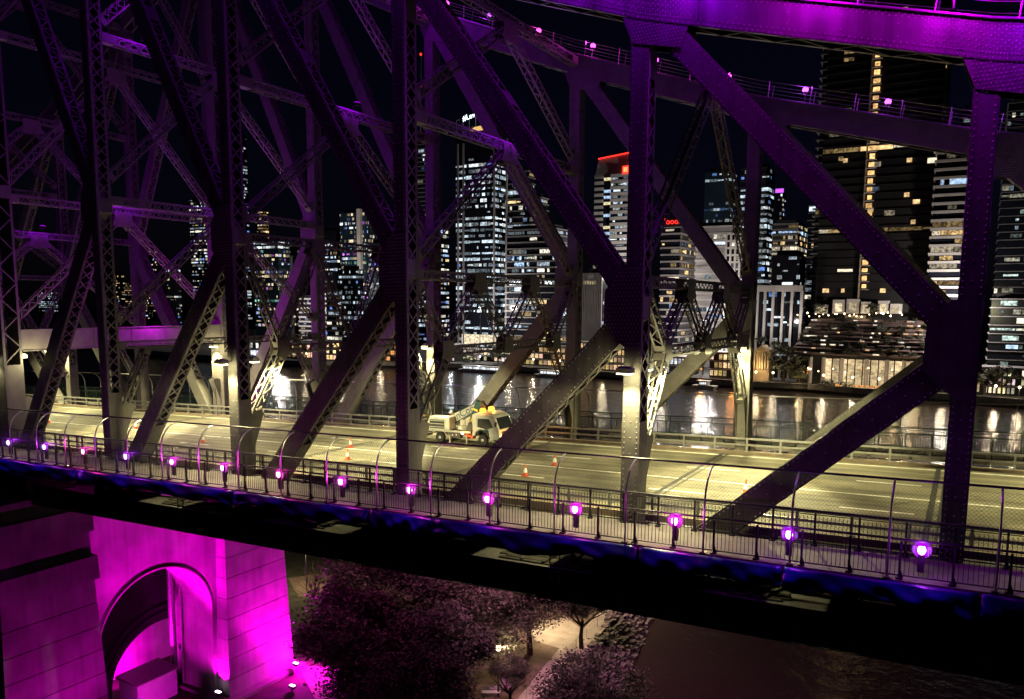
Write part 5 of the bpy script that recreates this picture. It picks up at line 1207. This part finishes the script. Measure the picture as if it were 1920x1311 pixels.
# ------------------------------------------------------------------ river edge: wall, promenade, pavilions, boats, lamps, trees
t = thing('river_wall', 'long pale concrete wall along the far river edge', 'wall', (-86,328,-30))
for a, b_ in zip(FARB[2:13], FARB[3:14]):
    mb = MB(); mb.beam((a[0],a[1]-.2,-27.6),(b_[0],b_[1]-.2,-27.6),.8,2.2); mb.beam((a[0],a[1]-.6,-26.4),(b_[0],b_[1]-.6,-26.4),.25,.25); mb.build('wall_section', 'concrete', t)
def bank_y(x):
    for a, b_ in zip(FARB, FARB[1:]):
        if a[0] <= x <= b_[0]: return a[1]+(b_[1]-a[1])*(x-a[0])/(b_[0]-a[0])
    return 330
def pavilion(u0, u1, vt, vb, off, lab, col, k, n=8, roof='facade_grey', seed=1):
    xm_ = at((u0+u1)/2,vb,330).x; Y = bank_y(xm_)+off; xa, xb_ = at(u0,vb,Y).x, at(u1,vb,Y).x; zb, zt = CB_, at((u0+u1)/2,vt,Y).z
    r = random.Random(seed); t = thing('pavilion', lab, 'building', ((xa+xb_)/2,Y+4,CB_)); T = Vector(t.location)
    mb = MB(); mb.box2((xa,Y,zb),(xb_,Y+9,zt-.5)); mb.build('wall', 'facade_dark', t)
    mb = MB(); mb.box2((xa-1,Y-1.8,zt-.5),(xb_+1,Y+10,zt)); mb.build('roof', roof, t)
    nf = max(1,int((zt-.5-zb)/3.4))
    for f in range(nf):
        z = zb+(f+.5)*(zt-.5-zb)/nf
        for i in range(n):
            if r.random() < .8: window(t, T, (xa+(xb_-xa)*(i+.5)/n,Y-.03,z), ((xb_-xa)/n-.6,.1,(zt-.5-zb)/nf*.66), (col[0],col[1]*r.uniform(.8,1.1),col[2]*r.uniform(.6,1.3)), k*r.uniform(.3,1.4))
        if f: 
            mb = MB(); mb.box2((xa-.6,Y-1.2,z-(zt-.5-zb)/nf/2-.2),(xb_+.6,Y,z-(zt-.5-zb)/nf/2+.2)); mb.build('balcony', 'facade_grey', t)
    return t
WM, CO_, CR_ = (1,.70,.36), (.85,.93,1), (1,.86,.62)
pavilion(470,512,640,672,14,'brightly lit riverside hall in the second bay',CO_,1.5,seed=1)
pavilion(515,610,642,668,20,'row of lit shops behind the second bay',WM,.9,14,seed=2)
pavilion(612,668,640,672,16,'lit terrace restaurant left of the third bay diagonal',WM,1.3,9,seed=3)
pavilion(670,748,642,676,12,'red and yellow lit bar beside the third post',(1,.45,.15),.9,10,seed=4)
pavilion(800,852,645,672,14,'white lit boat house right of the third post',CR_,1.5,8,seed=5)
pavilion(868,960,655,668,24,'low white roofed pavilion below the sign tower',CR_,1.0,14,roof='facade_light',seed=6)
pavilion(962,1060,648,672,18,'curved roof restaurant below the slab tower',WM,.9,12,roof='facade_light',seed=7)
pavilion(1062,1112,640,674,14,'two level lit terrace by the river behind the near diagonal',WM,1.0,8,roof='facade_light',seed=8)
pavilion(1120,1180,652,690,12,'low warm lit shed beside the fourth post',WM,.8,8,seed=9)
pavilion(1248,1300,668,700,16,'dim riverside block with bright doorway behind the fourth bay',CO_,.7,7,seed=10)
pavilion(1330,1372,660,690,16,'small warm lit kiosk building left of the far fourth post',WM,.9,5,seed=11)
pavilion(1845,1985,690,716,16,'long lit restaurant terrace at the right edge',CR_,1.0,16,roof='facade_grey',seed=12)
pavilion(1735,1850,704,722,10,'low lit kiosk behind the rightmost post',WM,.8,10,seed=13)
def boat(u0, u1, v, lab, seed):
    xm_ = at((u0+u1)/2,v,320).x; Y = bank_y(xm_)-9; p = on_level(u0,v,RIVER_Z); q = on_level(u1,v,RIVER_Z); xa, xb_ = at(u0,v,Y).x, at(u1,v,Y).x
    t = thing('moored_boat', lab, 'boat', ((xa+xb_)/2,Y,RIVER_Z)); T = Vector(t.location)
    mb = MB(); mb.prism([(xa+1.5,Y-2.4,RIVER_Z-.3),(xb_-1.5,Y-2.4,RIVER_Z-.3),(xb_,Y-2.6,RIVER_Z+1.4),(xa,Y-2.6,RIVER_Z+1.4)], (0,5,0)); mb.build('hull', 'white_paint', t)
    mb = MB(); mb.box2((xa+3,Y-2,RIVER_Z+1.4),(xb_-4,Y+2,RIVER_Z+3.4)); mb.build('cabin', 'white_paint', t)
    mb = MB(); mb.box2((xa+2,Y-2.3,RIVER_Z+3.4),(xb_-3,Y+2.3,RIVER_Z+3.6)); mb.build('roof', 'white_paint', t)
    n = max(3,int((xb_-xa)/2.6))
    for i in range(n): window(t, T, (xa+3.4+(xb_-xa-7.8)*(i+.5)/n,Y-2.05,RIVER_Z+2.5), ((xb_-xa-7.8)/n-.4,.1,1.1), (.9,.95,1), r_.uniform(.8,1.6))
boat(862,965,697,'long white moored river boat with a row of lit windows',1)
boat(1005,1088,703,'white moored river boat right of the long one',2)
boat(1300,1345,716,'small white boat moored behind the fourth bay',3)
lw_ = MB(); lw_.tube([(0,0,0),(0,0,4.2)], .09, 6); LPM = lw_.mesh('pole'); LPM.materials.append(MATS['rail_dark'])
lg_ = MB(); lg_.lathe([(.1,4.1),(.45,4.4),(.5,4.8),(.2,5.1)], n=8); LGW = lg_.mesh('globe'); LGC = LGW.copy(); LGO = LGW.copy(); LGW.materials.append(MATS['lamp_warm']); LGC.materials.append(MATS['lamp_cool']); LGO.materials.append(MATS['lit_orange'])
where = ['beside the boat house','left of the long boat','behind the long boat','right of the long boat','below the slab tower','by the near diagonal','by the warm shed','behind the fourth post','right of the fourth post','beside the orange lit quay','left of the far fourth post','by the portico house','left of the dark river tree','below the glowing lobby','at the middle of the lobby front','at the right of the lobby front','near the right diagonal','behind the rightmost post','right of the rightmost post','at the right edge','left of the second bay hall','in the second bay','right of the second bay','below the white windowed tower','beside the red lit bar']
for i, (u, p_, kd) in enumerate(zip((818,846,900,955,1000,1050,1130,1210,1245,1315,1375,1418,1450,1545,1600,1650,1705,1770,1870,1915,440,520,575,640,715),(900,500,900,700,700,800,600,500,500,700,500,500,500,900,1100,900,700,500,900,900,500,600,500,600,500),'wccwwwwcwoowwwwwwwwwccwww')):
    xm_ = at(u,690,330).x; Y = bank_y(xm_)+2.2; x = at(u,690,Y).x
    t = thing('promenade_lamp', 'globe lamp on the far promenade '+where[i], 'lamp', (x,Y,CB_), group='lamps along the far promenade')
    obj('pole', LPM, t, (0,0,0)); obj('globe', {'w':LGW,'c':LGC,'o':LGO}[kd], t, (0,0,0))
    lamp_light('promenade_lamp_light', 'POINT', (x,Y-.8,CB_+4.6), p_*3, {'w':(1,.78,.5),'c':(.85,.93,1),'o':(1,.35,.08)}[kd], soft=.3)
# tall masts and lights added to brighten the lower facades
for i, (u, Y, z, p_, wn_) in enumerate(((520,400,0,70000,'the second bay'),(900,352,5,60000,'the sign tower'),(1215,395,24,110000,'the red topped tower'),(1320,352,0,80000,'the red word block'),(1470,345,0,6000,'the white colonnade'),(1790,345,8,60000,'the pale balcony tower'),(660,430,20,100000,'the lit fin'))):
    p = at(u, 640, Y); t = thing('street_mast', 'tall lighting mast in front of '+wn_, 'lamp', (p.x,Y,CB_))
    mb = MB(); mb.tube([(p.x,Y,CB_),(p.x,Y,z)], .3, 6, .15); mb.build('pole', 'rail_dark', t)
    mb = MB(); mb.box((p.x,Y,z+.2),(1.4,.7,.3)); mb.build('lantern', 'lamp_cool', t)
    lamp_light('street_mast_light', 'POINT', (p.x,Y+1.2,z), p_, (1,.9,.82), soft=.6)
fl = ['dark spreading tree on the river bank beside the portico house','tree in front of the glowing lobby, left','tree in front of the glowing lobby, right','small tree on the bank below the sign tower','tree on the bank left of the long boat','leafy tree on the bank below the slab tower','tree behind the red lit bar','tree on the bank in the second bay','tree on the bank left of the lobby','small tree at the right of the lobby','tree at the right edge promenade','tree right of the rightmost post','tree between the colonnade and the dark river tree','dark tree left of the colonnade','tree near the quay in the fourth bay','small palm like tree on the white terrace','bushy tree on the white terrace']
for (u, v, r, Yo), lab in zip(((1472,668,9,6),(1552,722,3.5,-1),(1588,726,3.2,-1),(880,672,4,8),(838,668,4.5,8),(935,664,5,9),(720,660,5,14),(560,662,5,12),(1500,700,5,2),(1690,715,3.6,-1),(1880,704,5,6),(1848,708,5,5),(1520,650,5,14),(1424,640,4,26),(1385,682,4,8),(1538,578,3,None),(1637,578,3,None)), fl):
    xm_ = at(u,v,330).x; Y = (bank_y(xm_)+Yo+4) if Yo is not None else 361.5
    c = at(u, v, Y); b0 = Vector((c.x,Y,CB_ if Yo is not None else c.z-3)); tree(b0, r, c.z, lab, far=True, group='trees on the far river bank')
